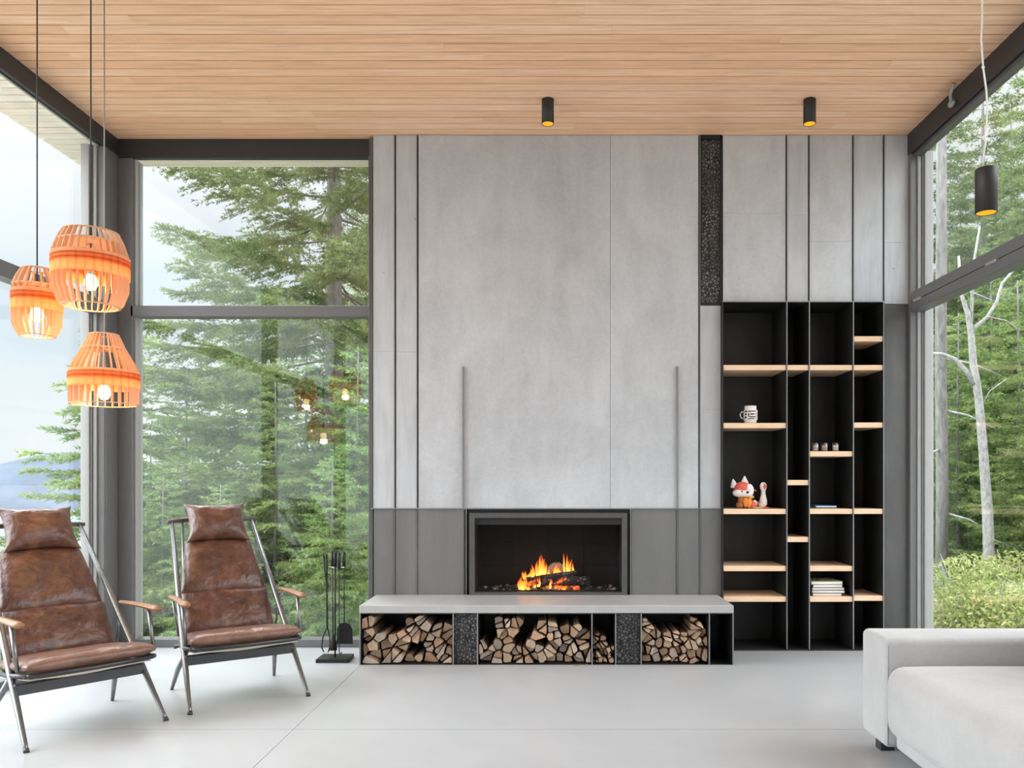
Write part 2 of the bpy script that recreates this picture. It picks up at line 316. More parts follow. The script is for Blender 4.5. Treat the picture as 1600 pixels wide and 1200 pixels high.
# ------------------------------------------------------------------ mesh helpers
class MB:
    def __init__(s): s.v = []; s.f = []; s.mi = []; s.sm = []
    def add(s, vs, fs, mi=0, smooth=False):
        o = len(s.v); s.v += [tuple(p) for p in vs]; s.f += [tuple(i+o for i in f) for f in fs]
        s.mi += [mi]*len(fs); s.sm += [smooth]*len(fs); return s
    def box(s, x0, x1, y0, y1, z0, z1, mi=0, bev=0.0):
        if bev <= 0:
            vs = [(x, y, z) for z in (z0, z1) for y in (y0, y1) for x in (x0, x1)]
            return s.add(vs, [(0, 2, 3, 1), (4, 5, 7, 6), (0, 1, 5, 4), (2, 6, 7, 3), (0, 4, 6, 2), (1, 3, 7, 5)], mi)
        bm = bmesh.new(); bmesh.ops.create_cube(bm, size=1)
        for v in bm.verts: v.co = Vector(((x0+x1)/2+v.co.x*(x1-x0), (y0+y1)/2+v.co.y*(y1-y0), (z0+z1)/2+v.co.z*(z1-z0)))
        bmesh.ops.bevel(bm, geom=bm.edges[:], offset=bev, segments=3 if bev > .01 else 1, profile=.5, affect='EDGES')
        return s.bm(bm, mi, bev > .01)
    def bm(s, bm, mi=0, smooth=False):
        bm.verts.index_update(); s.add([v.co[:] for v in bm.verts], [[v.index for v in f.verts] for f in bm.faces], mi, smooth); bm.free(); return s
    def tube(s, pts, rad, n=10, mi=0, cap=True):
        pts = [Vector(p) for p in pts]; N = len(pts)
        rad = [rad]*N if isinstance(rad, (int, float)) else rad
        T = []
        for i in range(N):
            a = pts[max(0, i-1)]; b = pts[min(N-1, i+1)]; T.append((b-a).normalized())
        ref = Vector((0, 0, 1)) if abs(T[0].z) < .9 else Vector((1, 0, 0))
        nrm = (ref - T[0]*ref.dot(T[0])).normalized(); vs = []
        for i in range(N):
            nrm = (nrm - T[i]*nrm.dot(T[i])).normalized(); bi = T[i].cross(nrm)
            for k in range(n):
                a = 2*math.pi*k/n; vs.append(pts[i] + (nrm*math.cos(a)+bi*math.sin(a))*rad[i])
        fs = [(i*n+k, i*n+(k+1) % n, (i+1)*n+(k+1) % n, (i+1)*n+k) for i in range(N-1) for k in range(n)]
        s.add(vs, fs, mi, True)
        if cap:
            o = len(s.v)-len(vs)
            s.f += [tuple(o+k for k in range(n))[::-1], tuple(o+(N-1)*n+k for k in range(n))]; s.mi += [mi]*2; s.sm += [False]*2
        return s
    def lathe(s, prof, n=24, mi=0, c=(0, 0, 0), smooth=True):
        vs = []; 
        for r, z in prof:
            for k in range(n):
                a = 2*math.pi*k/n; vs.append((c[0]+r*math.cos(a), c[1]+r*math.sin(a), c[2]+z))
        fs = [(i*n+k, i*n+(k+1) % n, (i+1)*n+(k+1) % n, (i+1)*n+k) for i in range(len(prof)-1) for k in range(n)]
        return s.add(vs, fs, mi, smooth)
    def ball(s, c, r, mi=0, n=16, m=10, rot=None):
        r = (r, r, r) if isinstance(r, (int, float)) else r; vs = []; R = rot or Matrix.Identity(3)
        for i in range(m+1):
            th = math.pi*i/m
            for k in range(n):
                a = 2*math.pi*k/n; p = R @ Vector((r[0]*math.sin(th)*math.cos(a), r[1]*math.sin(th)*math.sin(a), r[2]*math.cos(th))); vs.append((c[0]+p.x, c[1]+p.y, c[2]+p.z))
        fs = [((i+1)*n+k, (i+1)*n+(k+1) % n, i*n+(k+1) % n, i*n+k) for i in range(m) for k in range(n)]
        return s.add(vs, fs, mi, True)
    def xf(s, mat):
        s.v = [tuple(mat @ Vector(p)) for p in s.v]; return s
    def build(s, name, mats, parent=None, loc=None, origin=None):
        me = bpy.data.meshes.new(name)
        vs = s.v
        if origin is not None: vs = [(p[0]-origin[0], p[1]-origin[1], p[2]-origin[2]) for p in vs]
        me.from_pydata(vs, [], s.f)
        for m in (mats if isinstance(mats, (list, tuple)) else [mats]): me.materials.append(m)
        me.polygons.foreach_set('material_index', s.mi); me.polygons.foreach_set('use_smooth', s.sm); me.update()
        o = bpy.data.objects.new(name, me); C.objects.link(o)
        if parent: o.parent = parent
        if origin is not None: o.location = origin
        if loc is not None: o.location = loc
        return o
def big_mesh(name, verts, tris, mat, parent=None, smooth=False):
    me = bpy.data.meshes.new(name); nv = len(verts); nf = len(tris); k = tris.shape[1]
    me.vertices.add(nv); me.vertices.foreach_set('co', np.ascontiguousarray(verts, dtype=np.float32).ravel())
    me.loops.add(nf*k); me.loops.foreach_set('vertex_index', np.ascontiguousarray(tris, dtype=np.int32).ravel())
    me.polygons.add(nf); me.polygons.foreach_set('loop_start', np.arange(0, nf*k, k, dtype=np.int32))
    me.polygons.foreach_set('use_smooth', np.full(nf, smooth)); me.materials.append(mat); me.update(calc_edges=True)
    o = bpy.data.objects.new(name, me); C.objects.link(o)
    if parent: o.parent = parent
    return o
def thing(name, label, cat, loc=(0, 0, 0), rz=0, group=None):
    o = bpy.data.objects.new(name, None); C.objects.link(o); o.location = loc; o.rotation_euler = (0, 0, rz); o.empty_display_size = .1
    o['label'] = label; o['category'] = cat
    if group: o['group'] = group
    return o
def tag(o, label, cat, group=None, kind=None):
    o['label'] = label; o['category'] = cat
    if group: o['group'] = group
    if kind: o['kind'] = kind
    return o
def struct(o, label, cat):
    o['kind'] = 'structure'; o['label'] = label; o['category'] = cat; return o
def struct_empty(name, label, cat):
    o = bpy.data.objects.new(name, None); C.objects.link(o); return struct(o, label, cat)
def copy_tree(o, parent=None):
    c = o.copy(); C.objects.link(c)
    if parent: c.parent = parent
    for ch in list(o.children): copy_tree(ch, c)
    return c

# ------------------------------------------------------------------ room shell
YF, YC, YW = 5.66, 5.72, 5.785           # steel edges, concrete face, window frame face
HC = 3.676                               # ceiling height
XL, XR, YB = -3.146, 2.535, -3.4
PITCH = .0918
fl = MB(); xs = [XL-.16, -1.256, XR+.16]; ys = [YB-.1, -1.8, 1.03, 3.87, 5.82]
for i in range(2):
    for j in range(4):
        x0, x1, y0, y1 = xs[i], xs[i+1], ys[j], ys[j+1]; g = .0016
        fl.box(x0+g*(i > 0), x1-g*(i < 1), y0+g*(j > 0), y1-g*(j < 3), -.02, 0)
fl.box(xs[0], xs[-1], ys[0], ys[-1], -.2, -.012, 1)
fl.box(-1.36, 2.66, 5.82, 6.25, -.2, 0)
struct(fl.build('floor', [M['floor'], M['joint']]), 'polished pale grey concrete floor with thin saw cut joints', 'floor')

def planks(x0, x1, y0, y1, z, seed, phase=4.158, thick=.034):
    rnd = random.Random(seed); b = MB(); k0 = math.floor((y0-phase)/PITCH); k1 = math.ceil((y1-phase)/PITCH)
    for k in range(k0, k1):
        a = max(y0, phase+k*PITCH+.0045); c = min(y1, phase+(k+1)*PITCH-.0045)
        if c-a < .01: continue
        x = x0-rnd.uniform(0, 2.5)
        while x < x1:
            L = rnd.choice((1.8, 2.4, 3.0, 3.6)); s, e = max(x, x0), min(x+L, x1)
            if e-s > .02: b.box(s+.0004, e-.0004, a, c, z, z+thick, 0)
            x += L
    b.box(x0, x1, y0, y1, z+.030, z+.05, 1)
    return b
struct(planks(XL-.05, XR+.16, YB-.1, 5.83, HC, 3).build('ceiling', [M['ceil'], M['groove']]), 'warm cedar plank ceiling with dark gaps between boards', 'ceiling')
rf = MB(); rf.box(XL-.5, XR+.2, YB-.5, 6.3, HC+.06, HC+.26)
struct(rf.build('roof', M['blackpaint']), 'flat roof above the plank ceiling', 'roof')
so = planks(-3.60, XL-.05, YB-.3, 6.12, HC-.07, 8)
so2 = planks(XL-.05, -1.30, 5.83, 6.12, HC-.07, 9); so.add(so2.v, [f for f in so2.f], 0); so.mi[-len(so2.f):] = so2.mi
struct(so.build('soffit', [M['soffit'], M['groove']]), 'pale plank soffit of the roof overhang outside the windows', 'soffit')

# concrete fireplace wall
wall = struct_empty('wall_back', 'grey concrete fireplace wall divided by thin steel fins', 'wall')
def Xf(px): return ax(px, YF)
fins = dict(a=616.5, b=651.5, c=722.5, d=1058, e=1093.5, f=1128.3, g=1229.7, h=1264.8, i=1333.6, j=1381.6)
ZT, ZL = 2.468, az(795, YF)
def Xc(px): return ax(px, YC)
def panel(px0, px1, z0, z1, mat, name, gl=.005, gr=.005, dy=0.0):
    x0, x1 = Xc(px0)+gl, Xc(px1)-gr
    b = MB(); b.box(x0, x1, YC+dy, YC+.10, z0, z1, 0, .0018)
    return b.build(name, mat, wall, origin=((x0+x1)/2, YC+.05, (z0+z1)/2))
XE = ax(1419.5, YC)
def zc(y): return az(y, YC)
def stack(px0, px1, zz, mat, **kw):
    for z0, z1 in zip(zz, zz[1:]): panel(px0, px1, z0+.0002, z1-.0002, mat, 'concrete_panel', **kw)
stack(582.5, fins['a'], (ZL, zc(549), HC), M['board'], gl=.002, gr=.0025); stack(fins['a'], fins['b'], (ZL, zc(550), HC), M['board'], gl=.010, gr=.0025)
stack(fins['b'], 953.5, (ZL, HC), M['concrete'], gl=.010, gr=.0009); stack(953.5, fins['e'], (ZL, HC), M['concrete'], gl=.0009, gr=.010)
stack(fins['e'], fins['f'], (ZL, zc(640), ZT), M['board'], gl=.0025, gr=.010)
stack(fins['f'], fins['g'], (ZT, zc(333), HC), M['concrete'], gl=.006, gr=.010); stack(fins['g'], fins['h'], (ZT, zc(336), HC), M['board'], gl=.0025, gr=.010)
stack(fins['h'], fins['i'], (ZT, zc(377), HC), M['concrete'], gl=.0025, gr=.010); stack(fins['i'], fins['j'], (ZT, HC), M['board'], gl=.0025, gr=.010)
stack(fins['j'], 1419.5, (ZT, zc(379), HC), M['board'], gl=.0025, gr=.0005)
panel(fins['j'], 1419.5, 0, ZT-.004, M['darkpanel'], 'steel_panel', gl=.002, gr=.0005)
for a, b_ in ((582.5, 616.5), (616.5, 651.5), (651.5, 727), (985, 1058), (1058, 1093.5), (1093.5, 1128.3)):
    panel(a, b_, 0, ZL-.004, M['lowpanel'], 'steel_panel', gl=.0055, gr=.0055)
pp = MB(); pp.box(Xc(fins['e'])+.006, Xc(fins['f'])-.006, YC+.012, YC+.06, ZT, HC); o = pp.build('perforated_panel', M['perf'], wall)
o['label'] = 'black perforated metal strip beside the concrete'
pe = MB()
for (x0, x1) in ((Xc(fins['e'])+.004, Xc(fins['e'])+.014), (Xc(fins['f'])-.014, Xc(fins['f'])-.004)): pe.box(x0, x1, YC-.004, YC+.012, ZT, HC)
pe.box(Xc(fins['e'])+.004, Xc(fins['f'])-.004, YC-.004, YC+.012, ZT-.012, ZT+.01); pe.box(Xc(fins['e'])+.004, Xc(fins['f'])-.004, YC-.004, YC+.012, HC-.03, HC)
pe.build('panel_rim', M['black'], wall)
def fin(px, z0, z1, w=.0045, y0=YC-.006, y1=YC+.04):
    x = Xc(px); b = MB(); b.box(x-w/2, x+w/2, y0, y1, z0, z1); return b.build('steel_fin', M['fin'], wall)
zs = zc(573)
for k in 'ab': fin(fins[k], .392, HC)
fin(724, ZL, zs, .013, YC-.016); fin(1058, ZL, zs, .013, YC-.016); fin(722.5, .392, ZL); fin(1058, .392, ZL)
fin(fins['e'], .392, HC); fin(fins['f'], 0.0, ZT)
for k in 'ghij': fin(fins[k], ZT+.004, HC)
fin(728.5, .392, ZL, .006, YC-.01); fin(985, .392, ZL, .006, YC-.01)
lb = MB(); lb.box(Xc(580), Xc(fins['f'])-.004, YC-.012, YC+.005, ZL-.004, ZL+.004); lb.build('steel_ledge', M['fin'], wall)
lb = MB(); lb.box(Xc(577), Xc(582.5), YC-.004, YC+.12, 0, HC-.02); lb.build('steel_edge', M['darkpanel'], wall)
bk = MB(); bk.box(Xf(577), XE+.1, 6.06, 6.25, 0, HC+.03); bk.box(Xf(577), Xf(727), YC+.1, 6.06, 0, HC); bk.box(Xf(985), Xf(1127), YC+.1, 6.06, 0, HC); bk.box(Xf(727), Xf(985), YC+.1, 6.06, ZL+.02, HC)
bk.box(Xf(fins['f']), XE+.1, YC+.1, 6.06, ZT+.03, HC); bk.box(Xf(1384), XE+.1, YC+.1, 6.06, 0, ZT+.03); bk.build('wall_core', M['darkpanel'], wall)

# window frames
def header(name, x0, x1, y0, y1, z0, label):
    b = MB(); b.box(x0, x1, y0, y1, z0, HC+.01, 0, .004); return struct(b.build(name, M['beam']), label, 'beam')  # darker than the frames: shade under the ceiling is in the colour
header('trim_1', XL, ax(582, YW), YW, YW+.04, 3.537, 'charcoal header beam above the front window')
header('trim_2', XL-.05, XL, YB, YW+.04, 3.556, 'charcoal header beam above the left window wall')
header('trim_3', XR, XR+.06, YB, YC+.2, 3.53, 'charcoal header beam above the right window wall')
cp = MB()
cp.box(XL-.16, XL, 5.634, YW+.02, 0, 3.556, 0, .003)
struct(cp.build('trim_4', M['frame']), 'charcoal corner post between left and front windows', 'post')

def pane_obj(parent, x0, x1, y0, y1, z0, z1):
    b = MB(); b.box(x0, x1, y0, y1, z0, z1); return b.build('pane', M['glass'], parent)
w1 = struct_empty('window_1', 'tall front window left of the fireplace facing spruce trees', 'window')
xl1, xr1 = ax(207.5, YW), ax(577, YW)
b = MB(); b.box(XL, xl1, YW, YW+.12, 0, 3.537, 0, .003); b.build('frame_stile', M['frame'], w1)
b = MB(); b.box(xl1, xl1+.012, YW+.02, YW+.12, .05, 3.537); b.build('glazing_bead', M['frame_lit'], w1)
b = MB(); b.box(xr1, ax(582.5, YW), YW-.03, YW+.12, 0, 3.537, 0, .002); b.build('frame_stile', M['frame'], w1)
b = MB(); b.box(xl1-.02, xr1, YW, YW+.10, 2.392, 2.471, 0, .004); b.build('transom', M['frame'], w1)
b = MB(); b.box(xl1, xr1, YW, YW+.12, 0, .055, 0, .003); b.build('frame_sill', M['frame'], w1)
pane_obj(w1, xl1+.012, xr1, YW+.06, YW+.08, .055, 2.392); pane_obj(w1, xl1+.012, xr1, YW+.055, YW+.075, 2.471, 3.60)

def side_window(name, label, X, sgn, y_start, splits, zt0, zt1, ztop, lit_y):
    w = struct_empty(name, label, 'window')
    xi = X; xo = X+sgn*.16; lo, hi = min(xi, xo), max(xi, xo)
    def B(nm, a, c, y0, y1, z0, z1, mat=M['frame'], bev=.003):
        b = MB(); b.box(min(a, c), max(a, c), y0, y1, z0, z1, 0, bev); return b.build(nm, mat, w)
    # jamb at the far end, stepped outwards; paler faces have daylight put in their colour
    B('frame_stile', xi+sgn*.004, xi+sgn*.05, y_start-.02, y_start+.05, 0, ztop)
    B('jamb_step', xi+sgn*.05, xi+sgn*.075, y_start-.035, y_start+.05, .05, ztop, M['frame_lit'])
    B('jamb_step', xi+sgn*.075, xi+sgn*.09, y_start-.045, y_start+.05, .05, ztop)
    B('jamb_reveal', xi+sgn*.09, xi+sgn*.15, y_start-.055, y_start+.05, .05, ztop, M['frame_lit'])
    B('frame_sill', xi, xo, YB, y_start, 0, .055); 
    B('transom', xi, xi+sgn*.10, YB, y_start, zt0, zt1)
    for i in range(len(splits)-1):
        y1, y0 = splits[i], splits[i+1]
        if i: B('mullion', xi, xo, y1-.04, y1+.04, 0, ztop)
        e = .04 if i else 0
        b = MB(); xp = xi+sgn*.115; b.box(xp-.008, xp+.008, y0+.04, y1-e, .055, zt0+.01); b.build('pane', M['glass'], w)
        b = MB(); b.box(xp-.008, xp+.008, y0+.04, y1-e, zt1-.01, ztop+.05); b.build('pane', M['glass'], w)
    return w, B
w2, B2 = side_window('window_2', 'left glass wall overlooking sky and blue mountain', XL, -1, 5.634, [5.60, 2.6, -.4, YB], 2.374, 2.467, 3.556, 0)
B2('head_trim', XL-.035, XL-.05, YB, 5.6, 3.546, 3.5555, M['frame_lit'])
w3, B3 = side_window('window_3', 'right glass wall overlooking birch trunk and spruces', XR, 1, 5.70, [5.67, 2.2, -.6, YB], 2.40, 2.465, 3.53, 0)
B3('vent_sash', XR+.004, XR+.08, .0, 5.66, 2.470, 2.54); B3('vent_sash', XR+.02, XR+.08, .0, 5.66, 3.50, 3.53, M['darkpanel'])
for yy in (5.55, 4.62):
    B3('latch', XR-.012, XR+.01, yy-.055, yy+.055, 2.452, 2.474, M['frame_lit'], .004)
b = MB(); b.box(XL-.16, XR+.16, YB-.12, YB-.02, 0, HC+.05); struct(b.build('wall_rear', M['white']), 'plain wall behind the viewer', 'wall')
hk = MB(); p = at(1515, 124, 5.02); hx = XR-.012
hk.tube([(hx, 5.03, 3.60), (hx-.02, 5.03, 3.585), (hx-.045, 4.99, 3.70-.09), (hx-.05, 4.93, 3.655)], .010, 8); hk.ball((hx-.006, 5.05, 3.585), (.02, .035, .022))
hk.build('window_opener', M['frame_lit'], w3)

# ------------------------------------------------------------------ bookcase
cx0, cx1 = Xf(fins['f']), Xf(fins['j']); YBK = 6.03
bc = thing('bookcase', 'tall black steel bookcase with pale wooden shelves right of the fireplace', 'bookcase', ((cx0+cx1)/2, YF, 0))
def bpart(name, mat, x0, x1, y0, y1, z0, z1, bev=0.0, par=None):
    b = MB(); b.box(x0-bc.location.x, x1-bc.location.x, y0-YF, y1-YF, z0, z1, 0, bev); return b.build(name, mat, par or bc)
T = .007
for i, k in enumerate('ghi'):
    x = Xf(fins[k]); dv = bpart('divider', M['black'], x-T/2, x+T/2, YF+.004, YBK, .012, ZT); bpart('divider_edge', M['fin'], x-T/2, x+T/2, YF, YF+.004, .012, ZT, par=dv)
bpart('side_panel', M['black'], cx0+.004, cx0+.010, YF+.004, YBK, .0, ZT); bpart('side_panel', M['black'], cx1-.006, cx1, YF+.004, YBK, 0, ZT)
bpart('divider_edge', M['fin'], cx1-.006, cx1+.001, YF, YF+.004, 0, ZT)
bpart('back_panel', M['black'], cx0, cx1, YBK, YBK+.01, 0, ZT); bpart('top_panel', M['black'], cx0, cx1, YF+.004, YBK, ZT, ZT+.006); bpart('bottom_panel', M['black'], cx0+.01, cx1-.006, YF+.004, YBK, .004, .010)
bpart('top_edge', M['fin'], cx0, cx1, YF, YF+.004, ZT, ZT+.007)
cols = {1: ('f', 'g'), 2: ('g', 'h'), 3: ('h', 'i'), 4: ('i', 'j')}
SH = {1: (570, 660.7, 795.2, 884.5, 932.5), 2: (570, 750, 839), 3: (570, 705, 795, 884.5, 932.5), 4: (525, 570, 660, 795, 931)}
shelf_z = {}
for c, ys_ in SH.items():
    a, d = Xf(fins[cols[c][0]]), Xf(fins[cols[c][1]])
    for y in ys_:
        z = az(y, YF); shelf_z[(c, y)] = z
        x0 = a+.004 if c > 1 else a+.010; x1 = d-.004 if c < 4 else d-.006
        b = MB(); b.box(-(x1-x0)/2+.001, (x1-x0)/2-.001, 0, .35, -.037, 0, 0, .0015)
        b.build('shelf', M['shelf'], bc, loc=((x0+x1)/2-bc.location.x, .008, z))

# ------------------------------------------------------------------ hearth bench
YH = 5.225; HZ, HB = .39, .338
BX = [ax(p, YH) for p in (562.3, 708, 746, 925, 962, 1002, 1108.5, 1145.5)]
hb = thing('hearth_bench', 'long low concrete hearth bench with black steel bays for firewood', 'bench', (0, YH, 0))
def hp(name, mat, x0, x1, y0, y1, z0, z1, bev=0.0, par=None):
    b = MB(); b.box(x0, x1, y0-YH, y1-YH, z0, z1, 0, bev); return b.build(name, mat, par or hb)
hp('slab', M['slab'], BX[0]-.003, BX[-1]+.003, YH-.004, YC-.005, HB, HZ, .004)
YHB = 5.655
for x in BX:
    dv = hp('divider', M['black'], x-.004, x+.004, YH+.004, YHB, 0, HB-.001); hp('divider_edge', M['fin'], x-.004, x+.004, YH, YH+.004, 0, HB-.001, par=dv)
hp('back_panel', M['black'], BX[0], BX[-1], YHB, YHB+.004, 0, HB-.001); hp('top_panel', M['black'], BX[0]+.004, BX[-1]-.004, YH+.006, YHB, HB-.007, HB-.001)
hp('base_panel', M['black'], BX[0]+.004, BX[-1]-.004, YH+.006, YHB, .0005, .004)
for i in (1, 4): 
    o = hp('perforated_panel', M['perf'], BX[i]+.004, BX[i+1]-.004, YH+.03, YH+.04, .005, HB-.008); o['label'] = 'black perforated metal plate'

# ------------------------------------------------------------------ firewood
WORD = ['first', 'second', 'third', 'fourth', 'fifth', 'sixth', 'seventh', 'eighth', 'ninth', 'tenth', 'eleventh', 'twelfth', 'thirteenth', 'fourteenth', 'fifteenth']
def clip(poly, n, d):
    out = []
    for i in range(len(poly)):
        p, q = poly[i], poly[(i+1) % len(poly)]; a = p[0]*n[0]+p[1]*n[1]-d; b = q[0]*n[0]+q[1]*n[1]-d
        if a <= 0: out.append(p)
        if (a < 0 < b) or (b < 0 < a):
            t = a/(a-b); out.append((p[0]+(q[0]-p[0])*t, p[1]+(q[1]-p[1])*t))
    return out
def area_c(poly):
    A = cx = cy = 0
    for i in range(len(poly)):
        p, q = poly[i], poly[(i+1) % len(poly)]; w = p[0]*q[1]-q[0]*p[1]; A += w; cx += (p[0]+q[0])*w; cy += (p[1]+q[1])*w
    A /= 2
    return (A, cx/(6*A), cy/(6*A)) if abs(A) > 1e-9 else (0, 0, 0)
def log_piece(poly, y0, L, rnd, mats, smooth_round):
    A, cx, cz = area_c(poly)
    gap = rnd.uniform(.003, .0085); R = math.sqrt(abs(A)/math.pi); k = 1-gap/max(.012, R)
    pts = []
    n = len(poly)
    for i in range(n):                                   # rough split outline: chamfered corners and a slightly bowed edge
        p, q = poly[i], poly[(i+1) % n]
        for t in ((.06, .35, .66, .94) if not smooth_round else (.16, .5, .84)):
            x, z = p[0]+(q[0]-p[0])*t, p[1]+(q[1]-p[1])*t
            j = .0022; pts.append((cx+(x-cx)*k+rnd.uniform(-j, j), cz+(z-cz)*k+rnd.uniform(-j, j)))
    tx, tz = rnd.uniform(-.18, .18), rnd.uniform(-.18, .18); b = MB(); m = len(pts); vs = []
    rings = [(0.0, .93), (.006, 1.0), (L*.5, .99), (L, .95)]
    for (dy, s) in rings:
        for (x, z) in pts:
            e = 1 if dy < .01 else 0
            vs.append((cx+(x-cx)*s, y0+dy+e*(tx*(x-cx)+tz*(z-cz)+rnd.uniform(-.0015, .0015)), cz+(z-cz)*s))
    vs.append((cx, y0+.001, cz)); ci = len(vs)-1
    b.add(vs, [(i, (i+1) % m, ci) for i in range(m)], 0)
    side = rnd.choice((1, 1, 2))
    for r in range(3): b.add([], [], 0); 
    o = 0
    fs = [(r*m+i, (r+1)*m+i, (r+1)*m+(i+1) % m, r*m+(i+1) % m) for r in range(3) for i in range(m)]
    for r, f in enumerate(fs):
        b.f.append(f); b.mi.append(0 if r < m else (1 if ((r % m)*n//m) % 2 == side % 2 else 2)); b.sm.append(False)
    b.f.append(tuple(3*m+i for i in range(m))); b.mi.append(0); b.sm.append(False)
    return b.build('firewood_log', mats, origin=(cx, y0+L/2, cz)), cx, cz
def pile(x0, x1, prof, size, seed, bay, tones, L=.34, yr=(.006, .085), small=False):
    rnd = random.Random(seed); seeds = []
    z = size*.42; row = 0
    while z < HB+size:
        x = x0+size*(.35 if row % 2 else .75)*rnd.uniform(.8, 1.2)
        while x < x1:
            seeds.append((x+rnd.uniform(-.42, .42)*size, z+rnd.uniform(-.40, .40)*size)); x += size*rnd.uniform(.85, 1.25)
        z += size*.84; row += 1
    zmax = HB-.014; keep = []
    for i, s in enumerate(seeds):
        top = prof(s[0])
        if s[1] > top or (s[1] > size and rnd.random() < .05): continue
        poly = [(x0, .006), (x1, .006), (x1, zmax), (x0, zmax)]
        for j, q in enumerate(seeds):
            if i == j: continue
            n = (q[0]-s[0], q[1]-s[1]); dd = n[0]**2+n[1]**2
            if dd > (size*3.6)**2: continue
            poly = clip(poly, n, n[0]*(s[0]+q[0])/2+n[1]*(s[1]+q[1])/2)
            if len(poly) < 3: break
        if len(poly) < 3: continue
        A, cx, cz = area_c(poly)
        if A > size*size*.95 or rnd.random() < .42:      # split logs: halve the larger cells
            a = rnd.uniform(0, math.pi); n = (math.cos(a), math.sin(a)); d = n[0]*cx+n[1]*cz
            for sg in (1, -1):
                h = clip(poly, (n[0]*sg, n[1]*sg), d*sg)
                if len(h) >= 3 and area_c(h)[0] > size*size*.12: keep.append(h)
        elif A > size*size*.10: keep.append(poly)
    out = []
    for poly in keep:
        tone = rnd.choices(('tan', 'greyed', 'reddish'), tones)[0]
        em = {'tan': M['end_tan'], 'greyed': M['end_grey'], 'reddish': M['end_red']}[tone]
        o, cx, cz = log_piece(poly, YH+rnd.uniform(*yr), L-rnd.uniform(0, .03), rnd, [em, M['bark'], M['splitwood']], rnd.random() < .3)
        out.append((o, cx, cz, tone, area_c(poly)[0], len(poly)))
    rows = {}
    for rec in out: rows.setdefault(int(rec[2]/(size*.84)), []).append(rec)
    rn = ['bottom row', 'second row', 'third row', 'fourth row', 'fifth row', 'sixth row', 'seventh row', 'eighth row']
    for r in sorted(rows):
        for k, rec in enumerate(sorted(rows[r], key=lambda t: t[1])):
            o = rec[0]; shape = 'wedge shaped' if rec[5] <= 4 else 'chunky'
            tag(o, f'{rec[3]} {shape} log in {bay}, {rn[min(r, 7)]}, {WORD[min(k, 14)]} from left', 'firewood', f'firewood stacked in {bay}')
    return len(out)
nlog = 0
nlog += pile(BX[0]+.006, BX[1]-.006, lambda x: .30-.075*abs(math.sin((x-BX[0])*8.5)), .076, 5, 'the left bay', (5, 4, 2))
def prof2(x):
    t = (x-BX[2])/(BX[3]-BX[2])
    return .20+.10*math.exp(-((t-.26)/.14)**2)+.07*math.exp(-((t-.62)/.2)**2)+.05*math.exp(-((t-.95)/.10)**2)-.07*math.exp(-((t-.08)/.08)**2)-.05*math.exp(-((t-.44)/.06)**2)
nlog += pile(BX[2]+.006, BX[3]-.006, prof2, .070, 11, 'the middle bay', (4, 4, 3))
nlog += pile(BX[3]+.006, BX[4]-.006, lambda x: .20-1.1*max(0, x-BX[3]-.07), .046, 4, 'the narrow bay', (4, 1, 4))
def prof4(x):
    t = (x-BX[5])/(BX[6]-BX[5])
    return .20+.10*math.exp(-((t-.10)/.12)**2)+.04*math.exp(-((t-.5)/.2)**2)+.10*math.exp(-((t-.92)/.16)**2)
nlog += pile(BX[5]+.006, BX[6]-.006, prof4, .062, 21, 'the right bay', (5, 2, 3))
for k, (px, yy, a) in enumerate(((900, 5.20, .3), (916, 5.205, 1.1), (668, 5.205, .2))):
    b = MB(); b.box(-.02, .02, -.006, .006, 0, .006, 0, .002)
    o = b.build('wood_chip', M['splitwood'], loc=(ax(px, yy), yy, .0)); o.rotation_euler = (0, 0, a)
    tag(o, ('small split chip lying on the floor before the middle bay', 'tiny splinter on the floor right of the small chip', 'small chip on the floor before the left bay')[k], 'wood chip')

# ------------------------------------------------------------------ fireplace insert and fire
fx0, fx1, fz0, fz1 = Xf(728.5)+.004, Xf(985)-.004, HZ, ZL-.005
fp = thing('fireplace', 'black framed glass fireplace set in the concrete wall', 'fireplace', ((fx0+fx1)/2, YC, HZ))
OX = fp.location.x
def fpart(name, mat, x0, x1, y0, y1, z0, z1, bev=0.0, par=None):
    b = MB(); b.box(x0-OX, x1-OX, y0-YC, y1-YC, z0-HZ, z1-HZ, 0, bev); return b.build(name, mat, par or fp)
b = MB()
gx0, gx1 = ax(733.5, 5.70), ax(980, 5.70); gz0, gz1 = az(930.5, 5.70), az(801.5, 5.70)
ox0, ox1, oz0, oz1 = ax(741.5, 5.70), ax(972, 5.70), az(925.5, 5.70), az(809.5, 5.70)
for (x0, x1, z0, z1) in ((gx0, ox0, gz0, gz1), (ox1, gx1, gz0, gz1), (ox0, ox1, gz0, oz0), (ox0, ox1, oz1, gz1)):
    b.box(x0-OX, x1-OX, 5.695-YC, 5.74-YC, z0-HZ, z1-HZ, 0, .002)
b.build('frame', M['stove'], fp)
b = MB()
for (x0, x1, z0, z1) in ((fx0, gx0, fz0, fz1), (gx1, fx1, fz0, fz1), (gx0, gx1, fz0, gz0), (gx0, gx1, gz1, fz1)): b.box(x0-OX, x1-OX, 0.02, .06, z0-HZ, z1-HZ)
b.build('surround', M['blackpaint'], fp)
zv = az(820, 5.70)
fpart('vent_strip', M['black'], ox0, ox1, 5.712, 5.735, zv, oz1)
fpart('glass_door', M['fireglass'], ox0, ox1, 5.722, 5.727, oz0, zv)
Y0, Y1 = 5.75, 6.04; b = MB()
b.box(ox0-.03-OX, ox0-.005-OX, Y0-YC, Y1-YC, oz0-HZ, zv+.04-HZ); b.box(ox1+.005-OX, ox1+.03-OX, Y0-YC, Y1-YC, oz0-HZ, zv+.04-HZ)
